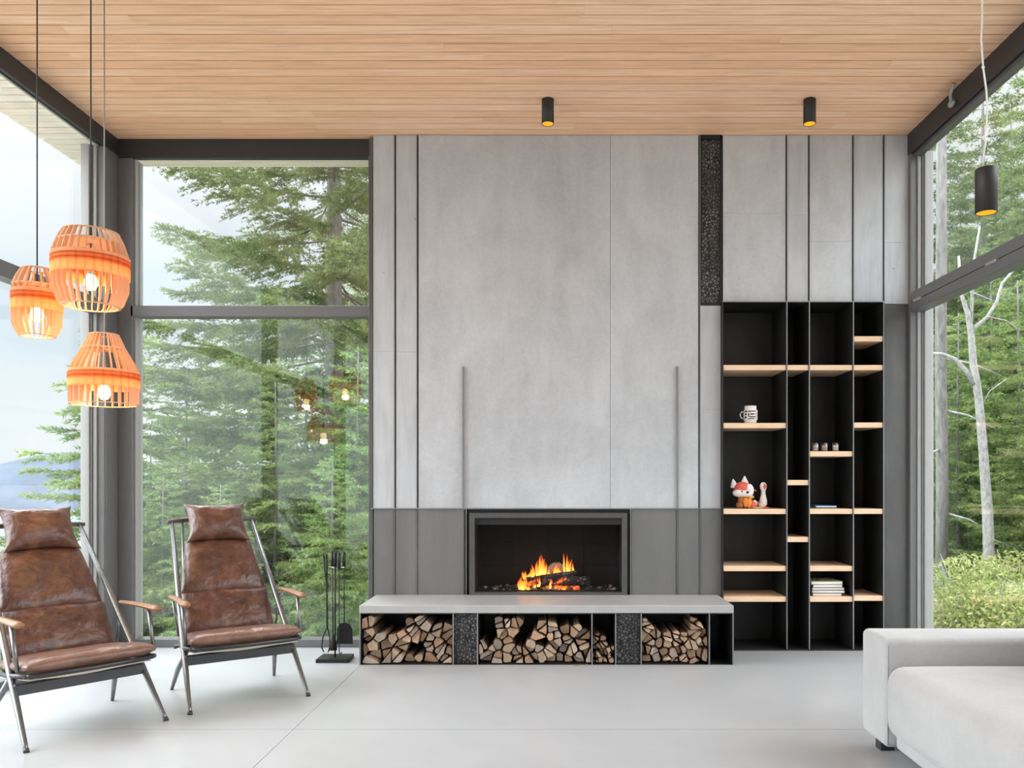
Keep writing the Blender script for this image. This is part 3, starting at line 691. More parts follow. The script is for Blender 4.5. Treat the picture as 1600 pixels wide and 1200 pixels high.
for r in range(3):
    for c in range(4):
        w = (ox1-ox0)/4; h = (zv-oz0)/3; b.box(ox0+c*w+.0012-OX, ox0+(c+1)*w-.0012-OX, Y1-.02-YC, Y1-YC, oz0+r*h+.0012-HZ, oz0+(r+1)*h-.0012-HZ, 0, .0012)
b.box(ox0-OX, ox1-OX, Y1-.004-YC, Y1-YC, oz0-HZ, zv+.04-HZ); b.box(ox0-.03-OX, ox1+.03-OX, Y0-YC, Y1-YC, zv+.035-HZ, zv+.05-HZ); b.box(ox0-.03-OX, ox1+.03-OX, Y0-YC, Y1-YC, gz0+.004-HZ, oz0+.004-HZ)
b.build('firebox', M['firebrick'], fp)
FB = oz0+.004
def flog(p0, p1, r, mat, label, seed, n=12):
    rnd = random.Random(seed); p0, p1 = Vector(p0), Vector(p1); c = (p0+p1)/2; N = 9
    pts = [p0+(p1-p0)*i/(N-1)+Vector((0, rnd.uniform(-.004, .004), rnd.uniform(-.003, .003))) for i in range(N)]
    b = MB(); b.tube(pts, [r*rnd.uniform(.88, 1.08)*(.9 if i in (0, N-1) else 1) for i in range(N)], n)
    return tag(b.build('burning_log', mat, origin=tuple(c)), label, 'log', 'logs burning in the fireplace')
PY = 5.86
def fpt(x, y, Y=PY): return at(x, y, Y)
flog(fpt(850, 906, 5.85), fpt(922, 909, 5.90), .040, M['char'], 'thick ash covered charred log at right of the fire', 1)
flog(fpt(796, 920, 5.82), fpt(886, 909, 5.95), .026, M['char'], 'low charred log lying across the front of the fire', 2)
flog(fpt(818, 906, 5.87), fpt(902, 894, 5.88), .017, M['char'], 'thin blackened log laid on top of the fire', 3)
flog(fpt(832, 918, 5.93), fpt(905, 920, 5.79), .020, M['ember'], 'glowing red ember log at the centre of the fire', 4)
flog(fpt(800, 920, 5.88), fpt(840, 909, 5.79), .020, M['ember'], 'glowing ember log at left of the fire', 6)
flog(fpt(862, 916, 5.80), fpt(884, 902, 5.84), .014, M['ember'], 'small glowing ember stick propped on the thick log', 8)
b = MB(); c = fpt(868, 892, 5.96)
poly = [(-.115, -.06), (-.05, .035), (-.02, .06), (.03, .062), (.07, .03), (.15, -.06)]
vs = [(c.x+x, 5.93+d, c.z+z) for d in (0, .08) for (x, z) in poly]; n = len(poly)
b.add(vs, [tuple(range(n))[::-1], tuple(range(n, 2*n))]+[(i, (i+1) % n, n+(i+1) % n, n+i) for i in range(n)])
tag(b.build('burning_log', M['halfburnt'], origin=(c.x, 5.97, c.z)), 'pale split log standing behind the flames', 'log', 'logs burning in the fireplace')
b = MB(); rnd = random.Random(9)
for i in range(80):
    x = rnd.uniform(ox0+.05, ox1-.04); r = rnd.uniform(.005, .013); b.ball((x, rnd.uniform(5.78, 6.0), FB+r*.6), (r*1.3, r, r*.8), 0, 6, 4)
tag(b.build('ash_bed', M['ash']), 'grey ash and cinders on the firebox floor', 'ash', kind='stuff')
fire = thing('fire', 'orange and yellow flames burning in the fireplace', 'fire', tuple(fpt(855, 924, 5.86)))
rnd = random.Random(2)
FL = [(815, 924, 899, 10, 5.80), (812, 922, 908, 7, 5.82), (820, 905, 892, 7, 5.86), (826, 904, 889, 8, 5.88), (832, 904, 884, 9, 5.87), (838, 902, 878, 8, 5.90), (844, 899, 868, 8, 5.88), (849, 898, 876, 7, 5.90), (853, 898, 882, 8, 5.92), (860, 899, 889, 7, 5.90), (866, 899, 882, 8, 5.91), (873, 897, 886, 7, 5.90), (884, 896, 868, 6, 5.92), (889, 897, 874, 7, 5.92), (895, 897, 882, 6, 5.93), (840, 917, 902, 5, 5.84), (835, 919, 906, 5, 5.82), (862, 920, 905, 6, 5.81), (806, 922, 914, 6, 5.84), (826, 922, 912, 7, 5.81), (870, 923, 914, 8, 5.8), (881, 922, 916, 7, 5.8)]
for (x, yb, yt, w, Y) in FL:
    for q_ in range(2):
        xx = x+rnd.uniform(-2.5, 2.5); p0, p1 = at(xx, yb, Y), at(xx+rnd.uniform(-3, 4), yt+rnd.uniform(-3, 5)*q_, Y+rnd.uniform(-.01, .01)); h = (p1.z-p0.z); rd = w*rnd.uniform(.30, .48)*Y/F
        b = MB(); pts = []; rr = []; ph = rnd.uniform(0, 6)
        for i in range(11):
            t = i/10; pts.append((p1.x*t+p0.x*(1-t)-fire.location.x+math.sin(t*6+ph)*rd*.55*t, p1.y*t+p0.y*(1-t)-fire.location.y, p0.z+h*1.15*t-fire.location.z)); rr.append(max(.0005, rd*(math.sin(math.pi*min(1, t*.86+.14)))**.8*(1-t*.6)))
        b.tube(pts, rr, 10); b.build('flame', M['flame'], fire)
ld = bpy.data.lights.new('fire_glow', 'POINT'); ld.energy = .2; ld.color = (1, .45, .12); ld.shadow_soft_size = .05
lo = bpy.data.objects.new('fire_glow', ld); C.objects.link(lo); lo.location = fpt(835, 890, 5.80)

# ------------------------------------------------------------------ fireplace tools
tx, ty = -1.462, 5.37
ts = thing('tool_stand', 'black iron fireplace tool stand with square base by the window', 'tool stand', (tx, ty, 0))
b = MB(); b.box(-.105, .105, -.09, .09, 0, .024, 0, .002); b.build('base', M['iron'], ts)
b = MB(); b.tube([(0, 0, .024), (0, 0, .64)], .0055, 10); b.build('rod', M['iron'], ts)
b = MB(); b.tube([(0, 0, .62), (0, 0, .724)], .0108, 12); b.build('handle', M['iron'], ts)
b = MB(); b.tube([(-.046, .0, .622), (.062, .0, .622)], .004, 8); b.tube([(0, -.04, .622), (0, .04, .622)], .004, 8); b.build('hook_bar', M['socket'], ts)
def tool(name, label, dx, dy, build):
    t = thing(name, label, 'fireplace tool', (tx+dx, ty+dy, 0), 0, 'fireplace tools on the stand'); build(t)
def handle(t, lean=0):
    b = MB(); b.tube([(lean, 0, .724), (lean*.2, 0, .618)], .0108, 12); b.build('handle', M['iron'], t)
def b_shovel(t):
    handle(t); b = MB(); b.tube([(0, 0, .62), (.002, 0, .25)], .0035, 8); b.build('rod', M['iron'], t)
    b = MB(); prof = [(-.054, .10), (-.052, .20), (-.035, .235), (0, .247), (.035, .235), (.052, .20), (.054, .10)]
    vs = [(x, (.008+.010*(x/.054)**2)+d, z) for d in (0, .004) for x, z in prof]; n = 7
    b.add(vs, [tuple(range(n)), tuple(range(n, 2*n))[::-1]]+[(i, n+i, n+(i+1) % n, (i+1) % n) for i in range(n)]); b.build('blade', M['iron'], t)
def b_poker(t):
    handle(t); b = MB(); b.tube([(0, 0, .62), (0, 0, .06), (.003, 0, .045), (.012, 0, .045), (.018, 0, .056)], .0038, 8); b.build('rod', M['iron'], t)
def b_brush(t):
    handle(t); b = MB(); b.tube([(0, 0, .62), (.004, 0, .17)], .0038, 8); b.build('rod', M['iron'], t)
    b = MB(); b.lathe([(.004, .17), (.014, .15), (.024, .10), (.026, .06), (.0, .055)], 14, c=(.006, 0, 0)); b.build('brush_head', M['bristle'], t)
def b_tongs(t):
    for s in (-1, 1):
        b = MB(); b.tube([(-.014+s*.010, s*.003, .715), (-.006+s*.006, s*.003, .60), (0, s*.004, .5), (.002, s*.004, .22), (s*.022-.004, 0, .16), (s*.028-.008, 0, .09), (s*.014-.006, 0, .055)], [.007, .006, .005, .005, .0045, .0045, .004], 8); b.build('arm', M['iron'], t)
tool('fireplace_tongs', 'black iron tongs hanging leftmost on the tool stand', -.052, -.012, b_tongs)
tool('fireplace_brush', 'black hearth brush hanging behind the tongs on the stand', -.028, .034, b_brush)
tool('fireplace_poker', 'black hooked poker hanging right of the stand rod', .030, -.012, b_poker)
tool('fireplace_shovel', 'black ash shovel with wide blade, rightmost on the stand', .054, .022, b_shovel)

# ------------------------------------------------------------------ lounge chairs
def cushion(w0, w1, h, t, nx=26, ny=26, p=3.2, ear=0.0, waist=0.0, wr=0.0, seed=0):
    """closed pad in local x (width), z (length), y thickness, bulging to both sides"""
    rnd = np.random.RandomState(seed); vs = []; fs = []
    ph = rnd.uniform(0, 6, 8)
    def surf(sg):
        for j in range(ny+1):
            v = -math.cos(math.pi*j/ny) if True else 0
            for i in range(nx+1):
                u = -math.cos(math.pi*i/nx)
                U = math.copysign(abs(u)**.85, u); V = math.copysign(abs(v)**.85, v)
                w = (w0+(w1-w0)*(V+1)/2)/2
                cr_ = 1-.04*(abs(U)**6)*(abs(V)**6)
                x = U*w*(1-waist*(1-V*V))*cr_; z = V*h/2*(1-waist*(1-U*U)*.9)*cr_
                if ear: x += math.copysign(ear, U)*(abs(U)**5)*(abs(V)**5); z += math.copysign(ear, V)*(abs(U)**5)*(abs(V)**5)
                th = (max(0, 1-abs(u)**p)**.55)*(max(0, 1-abs(v)**p)**.55)*t/2
                th *= 1+wr*(math.sin(7*U+3*V+ph[0])*.5+math.sin(11*V-5*U+ph[1])*.35+math.sin(15*U+9*V+ph[2])*.2)
                vs.append((x, -sg*th, z))
    surf(1); surf(-1); N = (nx+1)*(ny+1)
    for s in (0, 1):
        for j in range(ny):
            for i in range(nx):
                a = s*N+j*(nx+1)+i; q = (a, a+1, a+nx+2, a+nx+1); fs.append(q if s == 0 else q[::-1])
    bm = bmesh.new(); bv = [bm.verts.new(v) for v in vs]
    for f in fs: bm.faces.new([bv[i] for i in f])
    bmesh.ops.remove_doubles(bm, verts=bm.verts, dist=1e-5)
    return bm
def make_chair(label):
    t = thing('lounge_chair', label, 'armchair', (0, 0, 0), 0, 'brown leather lounge chairs')
    W = .3065
    PT = lambda s, k: Vector((s*(W-.07*k), .91*k, .96*k))
    for s in (-1, 1):
        b = MB(); b.tube([PT(s, 0), PT(s, .03), PT(s, .3), PT(s, .55), PT(s, 1.0)], [.009, .011, .0165, .0155, .0115], 14); b.tube([PT(s, 0)+Vector((0, 0, 0)), PT(s, .014)], .0125, 12, 1)
        b.build('post', [M['gun'], M['darkbar']], t)
        b = MB(); b.tube([(s*.24, .40, .27), (s*.27, .52, .13), (s*.29, .60, 0)], [.016, .014, .009], 12); b.build('rear_leg', M['gun'], t)
        b = MB(); b.tube([(s*.175, .905, .945), (s*.20, .74, .65), (s*.232, .56, .26)], .0075, 10); b.build('spindle', M['gun'], t)
        b = MB(); b.tube([(s*.07, .912, .945), (s*.08, .76, .64), (s*.085, .585, .26)], .0075, 10); b.build('spindle', M['gun'], t)
        # armrest: flat oak paddle from the post forwards
        bm = bmesh.new(); bmesh.ops.create_cube(bm, size=1)
        for v in bm.verts: v.co = Vector((v.co.x*.048, v.co.y*.47, v.co.z*.020))
        bmesh.ops.subdivide_edges(bm, edges=[e for e in bm.edges if abs((e.verts[0].co-e.verts[1].co).y) > .1], cuts=8)
        for v in bm.verts:
            k = (v.co.y+.235)/.47                     # 0 front .. 1 back
            v.co.x *= (1.05-.45*k)*(1 if k > .06 else .72); v.co.z *= (.8+.4*(1-k)); v.co.z += .004*math.sin(k*math.pi)
        bmesh.ops.bevel(bm, geom=[e for e in bm.edges if len(e.link_faces) == 2 and e.calc_face_angle() > .6], offset=.007, segments=3, affect='EDGES')
        b = MB().bm(bm, 0, True); b.xf(Matrix.Translation((s*(W+.0), .31, .548)) @ Matrix.Rotation(-.015, 4, 'X')); b.build('armrest', M['oak'], t)
        b = MB(); b.tube([(s*(W+.0), .20, .545), (s*(W-.004), .13, .335)], [.012, .009], 10); b.build('arm_support', M['gun'], t)
        b = MB(); b.tube([(s*(W-.01), .515, .52), (s*(W-.035), .50, .32)], [.007, .007], 8); b.build('arm_stay', M['gun'], t)
        b = MB(); b.tube([(s*.285, .085, .318), (s*.285, .30, .290), (s*.25, .56, .252)], .012, 10); b.build('side_rail', M['darkbar'], t)
    b = MB(); b.tube([(-.262, .898, .955), (-.13, .925, .962), (0, .932, .964), (.13, .925, .962), (.262, .898, .955)], [.011, .0145, .015, .0145, .011], 12); b.build('top_rail', M['darkoak'], t)
    b = MB(); b.box(-.292, .292, .205, .24, .208, .262, 0, .006); b.build('apron', M['darkbar'], t)
    b = MB(); b.tube([(-.285, .56, .252), (.285, .56, .252)], .012, 10); b.build('rear_rail', M['darkbar'], t)
    b = MB(); b.tube([(-.285, .10, .318), (-.27, .073, .317), (0, .055, .316), (.27, .073, .317), (.285, .10, .318)], .011, 10); b.build('front_rail', M['darkbar'], t)
    bm = bmesh.new(); bmesh.ops.create_grid(bm, x_segments=8, y_segments=8, size=.5)
    for v in bm.verts:
        k = v.co.y+.5; v.co = Vector((v.co.x*.54, .085+k*.47,   .300-.055*k-.028*(1-(2*v.co.x)**2*1.0)*math.sin(math.pi*min(1, k*1.1+.02))))
    b = MB().bm(bm, 0, True); o = b.build('webbing', M['web'], t); md = o.modifiers.new('thickness', 'SOLIDIFY'); md.thickness = .005
    bm = cushion(.60, .54, .53, .082, p=6, seed=1, wr=.05)
    b = MB().bm(bm, 0, True); b.xf(Matrix.Translation((0, .315, .328)) @ Matrix.Rotation(-math.pi/2-.13, 4, 'X')); b.build('seat_cushion', M['leather_seat'], t)
    lean = math.atan2(.335, .57)
    base = Vector((0, .505, .300)); up = Vector((0, math.sin(lean), math.cos(lean))); fr = Vector((0, -math.cos(lean), math.sin(lean)))
    def pad(name, w0, w1, l0, l1, th, off, seed, **kw):
        bm = cushion(w0, w1, l1-l0, th, seed=seed, wr=.06, **kw); c = base+up*((l0+l1)/2)+fr*off
        b = MB().bm(bm, 0, True); b.xf(Matrix.Translation(c) @ Matrix.Rotation(-lean, 4, 'X')); return b.build(name, M['leather'], t)
    pad('lumbar_cushion', .50, .49, -.01, .262, .125, .050, 3, p=3.4, ear=.004)
    pad('back_cushion', .49, .375, .245, .60, .105, .040, 4, p=3.6, ear=.004)
    pad('head_pillow', .345, .335, .585, .825, .145, .075, 7, p=2.6, ear=.020, waist=.07)
    return t
ch = make_chair('brown leather lounge chair nearer the tall front window, beside the tool stand')
ch.location = (-1.614, 4.287, 0); ch.rotation_euler = (0, 0, math.radians(35.3))
ch2 = copy_tree(ch); ch2['label'] = 'brown leather lounge chair at the left edge, beside the left glass wall'
ch2.location = (-2.132, 3.773, 0); ch2.rotation_euler = (0, 0, math.radians(50.6))

# ------------------------------------------------------------------ sofa
sf = thing('sofa', 'light grey upholstered sofa with low block arm at right', 'sofa', (1.41, 3.39, 0))
def rbox(name, x0, x1, y0, y1, z0, z1, r, mat, crown=0.0, sub=10):
    bm = bmesh.new(); bmesh.ops.create_cube(bm, size=1)
    for v in bm.verts: v.co = Vector(((x0+x1)/2+v.co.x*(x1-x0), (y0+y1)/2+v.co.y*(y1-y0), (z0+z1)/2+v.co.z*(z1-z0)))
    bmesh.ops.bevel(bm, geom=bm.edges[:], offset=r, segments=5, profile=.5, affect='EDGES')
    if crown:
        bmesh.ops.subdivide_edges(bm, edges=[e for e in bm.edges if e.calc_length() > .12], cuts=sub, use_grid_fill=True)
        for v in bm.verts:
            u = (v.co.x-(x0+x1)/2)/((x1-x0)/2); w = (v.co.y-(y0+y1)/2)/((y1-y0)/2); q = (v.co.z-(z0+z1)/2)/((z1-z0)/2)
            if q > .3: v.co.z += crown*max(0, 1-u**4)*max(0, 1-w**4)
            if u < -.3: v.co.x -= crown*.6*max(0, 1-w**4)*max(0, 1-q**4)
            if w > .3: v.co.y += 0
    b = MB().bm(bm, 0, True); return b.build(name, mat, sf)
rbox('arm', .0, .98, .005, .27, .065, .532, .028, M['sofa'])
rbox('base', .04, .98, -1.85, -.0, .065, .20, .02, M['sofa'])
rbox('seat_cushion', -.012, .72, -1.80, -.006, .13, .425, .065, M['sofa'], .03)
rbox('backrest', .74, .98, -1.85, -.0, .20, .72, .04, M['sofa'])
rbox('back_cushion', .60, .80, -1.2, -.03, .43, .75, .07, M['sofa'], .02)
for (x, y) in ((.08, .20), (.90, .20), (.08, -1.7), (.90, -1.7)):
    b = MB(); b.box(x-.03, x+.03, y-.03, y+.03, 0, .07); b.build('leg', M['sofadark'], sf)
b = MB(); b.tube([(.002, .03, .505), (.002, .25, .505)], .002, 6); b.tube([(.012, .008, .08), (.012, .008, .50)], .0022, 6); b.build('piping', M['sofa'], sf)

# ------------------------------------------------------------------ slatted pendant lamps
def pendant(label, px, Y, prof, band, n, bulb_y, cord, sw, e, hub_y):
    """prof: list of (half width px, y px) of the slats from top to bottom; band: two y px of the wide veneer ring"""
    top = prof[0][1]; k = Y/F; X = (px-864)*k
    zt = az(top, Y); t = thing('pendant_lamp', label, 'pendant lamp', (X, Y, zt), 0, 'wood slat pendant lamps by the window')
    R = [(w*k, az(y, Y)-zt) for w, y in prof]
    def rad(z):
        for (r0, z0), (r1, z1) in zip(R, R[1:]):
            if z1 <= z <= z0: return r0+(r1-r0)*((z-z0)/(z1-z0) if z1 != z0 else 0)
        return R[-1][0]
    b = MB(); th = .0017; dp = min(.023, R[0][0]*.36)
    for i in range(n):
        a = 2*math.pi*(i+.5)/n; ca, sa = math.cos(a), math.sin(a); vs = []
        for (r, z) in R:
            for (rr, w) in ((r-dp, -th), (r, -th), (r, th), (r-dp, th)): vs.append((ca*rr-sa*w, sa*rr+ca*w, z))
        m = len(R); fs = [(4*j+q, 4*j+(q+1) % 4, 4*j+4+(q+1) % 4, 4*j+4+q) for j in range(m-1) for q in range(4)]+[(3, 2, 1, 0), tuple(4*m-4+q for q in range(4))]; b.add(vs, fs)
    b.build('slats', M['slat'], t)
    z0, z1 = az(band[0], Y)-zt, az(band[1], Y)-zt
    b = MB(); zz = np.linspace(z0, z1, 6); b.lathe([(rad(z)+.0042, z) for z in zz]+[(rad(z)+.003, z) for z in zz[::-1]]+[(rad(zz[0])+.0042, zz[0])], 48); b.build('veneer_band', M['band'], t)
    for (r, z) in (R[0], R[-1]):
        b = MB(); b.lathe([(r-.012, z-.002), (r+.001, z-.002), (r+.001, z+.002), (r-.012, z+.002), (r-.012, z-.002)], 40); b.build('rim', M['slat'], t)
    zb = az(bulb_y, Y)-zt; zh = az(hub_y, Y)-zt
    b = MB(); rr = rad(zh)-.003; b.lathe([(.018, zh), (rr, zh), (rr, zh+.005), (.018, zh+.005), (.018, zh)], 32)
    for i in range(0): pass
    b.build('hub_ring', M['slat'], t)
    b = MB(); b.lathe([(.001, zb+.115), (.019, zb+.11), (.021, zb+.04), (.017, zb+.03)], 16); sk = b.build('socket', M['socket'], t)
    bb = MB(); bb.lathe([(.0, zb-.042), (.018, zb-.036), (.029, zb-.012), (.027, zb+.008), (.015, zb+.03), (.013, zb+.045)], 16); bb.build('bulb', M['bulb'], sk)
    b = MB(); b.tube([(0, 0, zb+.11), (0, 0, (HC-zt)*.5), (0, 0, HC-zt-.02)], .0032, 8); b.build('cord', M[cord], t)
    b = MB(); b.lathe([(.0, HC-zt-.026), (.045, HC-zt-.026), (.05, HC-zt-.004), (.05, HC-zt)], 24); b.build('canopy', M['blackpaint'], t)
    l = bpy.data.lights.new('bulb_light', 'POINT'); l.energy = e; l.color = (1, .58, .26); l.shadow_soft_size = .03
    o = bpy.data.objects.new('bulb_light', l); C.objects.link(o); o.parent = t; o.location = (0, 0, zb-.055)
    return t
pendant('large drum shaped wood slat pendant lamp, highest of the three', 142, 3.63, [(40, 364), (47, 378), (53.5, 398), (53.5, 452), (46, 474), (41.5, 479)], (401, 434), 29, 440, 'cable', .010, 5.0, 382)
pendant('small narrow wood slat pendant lamp, leftmost of the three', 58, 3.79, [(22, 421), (29, 433), (34, 446), (34, 508), (28, 522), (25.5, 525)], (455, 487), 19, 490, 'cable', .010, 3.6, 448)
pendant('cone topped wood slat pendant lamp, lowest of the three', 163, 3.96, [(21, 523), (30, 543), (47, 575), (49, 584), (49, 632)], (580, 607), 26, 612, 'rope', .010, 4.6, 546)

# ------------------------------------------------------------------ spots
def spot(label, px, Y, z_top, r, h, group=None):
    X = ax(px, Y); t = thing('spotlight', label, 'spotlight', (X, Y, z_top), 0, group)
    b = MB(); b.lathe([(0, 0), (r*.97, 0), (r, -.004), (r, -h), (r*.90, -h), (r*.88, -h+.03), (0, -h+.03)], 32); hs = b.build('housing', M['blackpaint'], t)
    b = MB(); b.lathe([(0, -h+.0015), (r*.885, -h+.0015), (r*.885, -h+.004), (0, -h+.004)], 32); b.build('lamp_disc', M['spot'], hs)
    l = bpy.data.lights.new('spot_light', 'SPOT'); l.energy = 5; l.color = (1, .62, .28); l.spot_size = 1.5; l.spot_blend = .8; l.shadow_soft_size = .03
    o = bpy.data.objects.new('spot_light', l); C.objects.link(o); o.parent = t; o.location = (0, 0, -h-.004)
    return t
spot('black cylinder ceiling spotlight above the fireplace', 856, 5.19, HC, .0395, .158, 'black cylinder ceiling spotlights')
spot('black cylinder ceiling spotlight above the bookcase', 1265, 5.19, HC, .040, .158, 'black cylinder ceiling spotlights')
YP = 3.12; zt = az(264, YP)
t = spot('black cylinder spotlight hanging on a white cord before the right window', 1541, YP, zt, .040, .172)
b = MB(); px = [(1535, -40), (1534.5, 30), (1533, 62), (1536, 105), (1541, 140), (1542.5, 165), (1541, 200), (1537.5, 215), (1540, 222), (1537, 240), (1536, 264)]
pts = [(ax(x, YP)-t.location.x, 0, az(y, YP)-zt) for x, y in px]; pts[0] = (pts[0][0], 0, HC-zt)
b.tube(pts, .0035, 8); b.build('cord', M['wire'], t)
for q_, rr_ in ((3, .006), (7, .008)):
    b = MB(); b.ball(pts[q_], rr_); b.build('cord_knot', M['wire'], t)

# ------------------------------------------------------------------ things on the shelves
sy = YF+.012
z1 = shelf_z[(1, 660.7)]; x = Xf(1177)
t = thing('jar_mug', 'glass jar mug with black printed label on the second shelf', 'mug', (x, sy+.07, z1))
b = MB(); b.lathe([(0, .004), (.041, .004), (.043, .012), (.043, .022), (.050, .026), (.050, .094), (.043, .1), (.042, .122), (.044, .126), (.041, .126), (.039, .1), (.045, .09), (.045, .03), (.038, .012), (0, .012)], 28); jg = b.build('glass', plain('frosted_jar_glass', (.74, .73, .72), .2), t)
b = MB()
def lab(a0, a1, z0, z1_, r=.0506):
    n = 8; vs = [(r*math.cos(a0+(a1-a0)*i/n), r*math.sin(a0+(a1-a0)*i/n), z) for z in (z0, z1_) for i in range(n+1)]; b.add(vs, [(i, i+1, n+2+i, n+1+i) for i in range(n)])
D = math.radians
for (a0, a1, z0, z1_) in ((205, 235, .080, .090), (240, 250, .078, .091), (253, 262, .078, .091), (265, 300, .082, .090), (205, 226, .058, .072), (236, 248, .055, .072), (255, 292, .060, .070), (205, 225, .036, .050), (237, 244, .046, .056), (248, 300, .042, .050), (235, 290, .030, .036)): lab(D(a0), D(a1), z0, z1_)
b.build('label_print', M['blackpaint'], jg)
b = MB(); lab(D(300), D(330), .045, .075, .0508); b.build('label_patch', plain('pink_print', (.72, .42, .34), .5), jg)
b = MB(); b.tube([(-.045, -.01, .088), (-.072, -.014, .08), (-.078, -.015, .06), (-.07, -.014, .04), (-.045, -.01, .034)], .005, 8); b.build('handle', M['socket'], t)

z3 = shelf_z[(3, 705)]
for k, (px, lab_, col) in enumerate(((1278, 'leftmost white candle glass of three on the shelf', (.80, .77, .73)), (1292.5, 'middle dusky pink candle glass of three on the shelf', (.55, .44, .38)), (1310, 'rightmost white candle glass standing apart on the shelf', (.82, .80, .74)))):
    t = thing('votive_candle', lab_, 'candle', (Xf(px), sy+.045, z3), 0, 'small candle glasses on the shelf')
    b = MB(); b.lathe([(0, 0.001), (.020, .001), (.026, .062), (.024, .062), (.019, .006), (0, .006)], 20); b.build('glass', m_clear('candle_glass', (.9, .9, .9), .10) if k == 0 else bpy.data.materials['candle_glass'], t)
    b = MB(); b.lathe([(0, .0065), (.0185, .0065), (.0222, .046), (0, .044)], 18); b.tube([(0, 0, .044), (.001, 0, .054)], .001, 5); b.build('wax', plain('candle_wax', col, .5), t)

def book(label, x, y, z, w, d, h, rz, cov, lines=True, group='books stacked in the bookcase'):
    t = thing('book', label, 'book', (x, y, z), rz, group); c = plain('book_cover', cov, .5, 0, .15, 40)
    b = MB(); b.box(-w/2, w/2, 0, d, 0, .0022); b.box(-w/2, w/2, 0, d, h-.0022, h); b.box(-w/2, w/2, d-.003, d, 0, h); b.build('cover', c, t)
    b = MB(); b.box(-w/2+.004, w/2-.004, .003, d-.004, .0024, h-.0024); b.build('pages', plain('page_edge', (.84, .81, .76), .8, 0, .05, 200), t)
    return t
zb = shelf_z[(3, 932.5)]; zz = zb; bx = (Xf(1265)+Xf(1333))/2-.012
for (w, h, dx, cov, l) in ((.21, .019, -.002, (.16, .07, .05), 'brown backed book at the bottom of the stack'), (.235, .021, .006, (.05, .04, .035), 'dark backed book second from the bottom of the stack'),
                            (.235, .018, .005, (.05, .045, .04), 'thin dark book in the middle of the stack'), (.215, .022, .002, (.07, .065, .06), 'charcoal book second from the top of the stack'), (.228, .021, -.004, (.40, .46, .27), 'pale green picture book on top of the stack')):
    tb = book(l, bx+dx, sy+.03, zz, w, .25, h, .02*((dx*1000) % 3-1), cov); zz += h+.0006
b = MB()
rnd = random.Random(3)
for i in range(26):
    u, v = rnd.uniform(-.105, .09), rnd.uniform(.03, .22); b.box(u, u+rnd.uniform(.01, .03), v, v+rnd.uniform(.01, .04), .0210, .0214, rnd.randrange(3))
b.build('cover_print', [plain('print_brown', (.24, .13, .09), .6), plain('print_green', (.16, .25, .05), .6), plain('print_cream', (.75, .68, .55), .6)], tb)
z5 = shelf_z[(3, 795)]
book('thin blue book lying on the middle shelf', Xf(1296), sy+.05, z5+.0066, .155, .2, .014, .03, (.06, .28, .62), group='books lying on the middle shelf')
book('thin dark book lying under the blue book', Xf(1289), sy+.06, z5, .19, .2, .006, -.04, (.10, .10, .11), group='books lying on the middle shelf')

# plush fox
zf = shelf_z[(1, 795.2)]
fx = thing('plush_fox', 'red and orange plush fox with white cheeks and yellow scarf', 'plush toy', (Xf(1167), sy+.085, zf))
red = plain('red_plush', (.62, .12, .08), .95, 0, .25, 120); org = plain('orange_plush', (.72, .24, .05), .95, 0, .25, 120); wht = plain('white_plush', (.78, .72, .68), .95, 0, .06, 120); yel = plain('yellow_cloth', (.78, .55, .16), .9); brn = plain('brown_plush', (.30, .11, .035), .95); grn = plain('green_cloth', (.36, .46, .14), .9)
b = MB(); b.ball((.012, .01, .055), (.052, .045, .058)); b.build('body', org, fx)
b = MB(); b.ball((-.012, -.012, .138), (.066, .055, .055)); hd = b.build('head', red, fx)
b = MB(); b.ball((-.030, -.030, .112), (.058, .046, .030)); b.ball((.030, -.036, .130), (.034, .036, .048)); b.ball((.0, -.052, .110), (.040, .032, .024)); b.build('cheeks', wht, hd)
b = MB(); b.ball((.008, -.086, .118), (.012, .009, .009)); b.build('nose', M['blackpaint'], hd)
b = MB(); b.ball((-.030, -.074, .124), (.006, .004, .007)); b.build('eye', M['blackpaint'], hd)
for (x0, z0, lean, mt) in ((-.066, .160, -.012, wht), (.004, .182, .0, wht)):
    b = MB(); b.lathe([(.030, 0), (.026, .02), (.014, .045), (.004, .062), (0, .066)], 12); b.v = [(v[0]+lean*v[2]/.06, v[1]*.45, v[2]) for v in b.v]; b.xf(Matrix.Translation((x0, -.012, z0-.012))); o = b.build('ear', mt, hd)
b = MB(); b.ball((.005, -.012, .092), (.05, .045, .012)); b.box(.03, .068, -.03, -.02, .075, .092, 0, .003); b.build('scarf', yel, fx)
for (c, r, mt) in (((.030, -.045, .040), (.020, .022, .036), org), ((.004, -.044, .045), (.018, .02, .038), org)): 
    b = MB(); b.ball(c, r); b.build('arm', mt, fx)
for (c, r, mt) in (((-.036, -.03, .024), (.026, .036, .024), brn), ((.058, -.035, .026), (.028, .036, .026), red)):
    b = MB(); b.ball(c, r); b.build('leg', mt, fx)
b = MB(); b.ball((.072, -.02, .036), (.020, .022, .026)); b.build('paw', wht, fx)
b = MB(); b.tube([(.05, -.005, .135), (.075, -.012, .132), (.088, -.014, .126)], [.003, .004, .004], 8); b.build('ribbon_tag', org, fx)
b = MB(); b.ball((.102, .005, .028), (.020, .02, .024)); b.build('tail', red, fx)
b = MB(); b.ball((.128, -.008, .021), (.024, .02, .02)); b.build('tail_tip', wht, fx)
b = MB(); b.ball((.088, -.05, .0065), (.042, .022, .006)); b.build('leaf_tag', grn, fx)
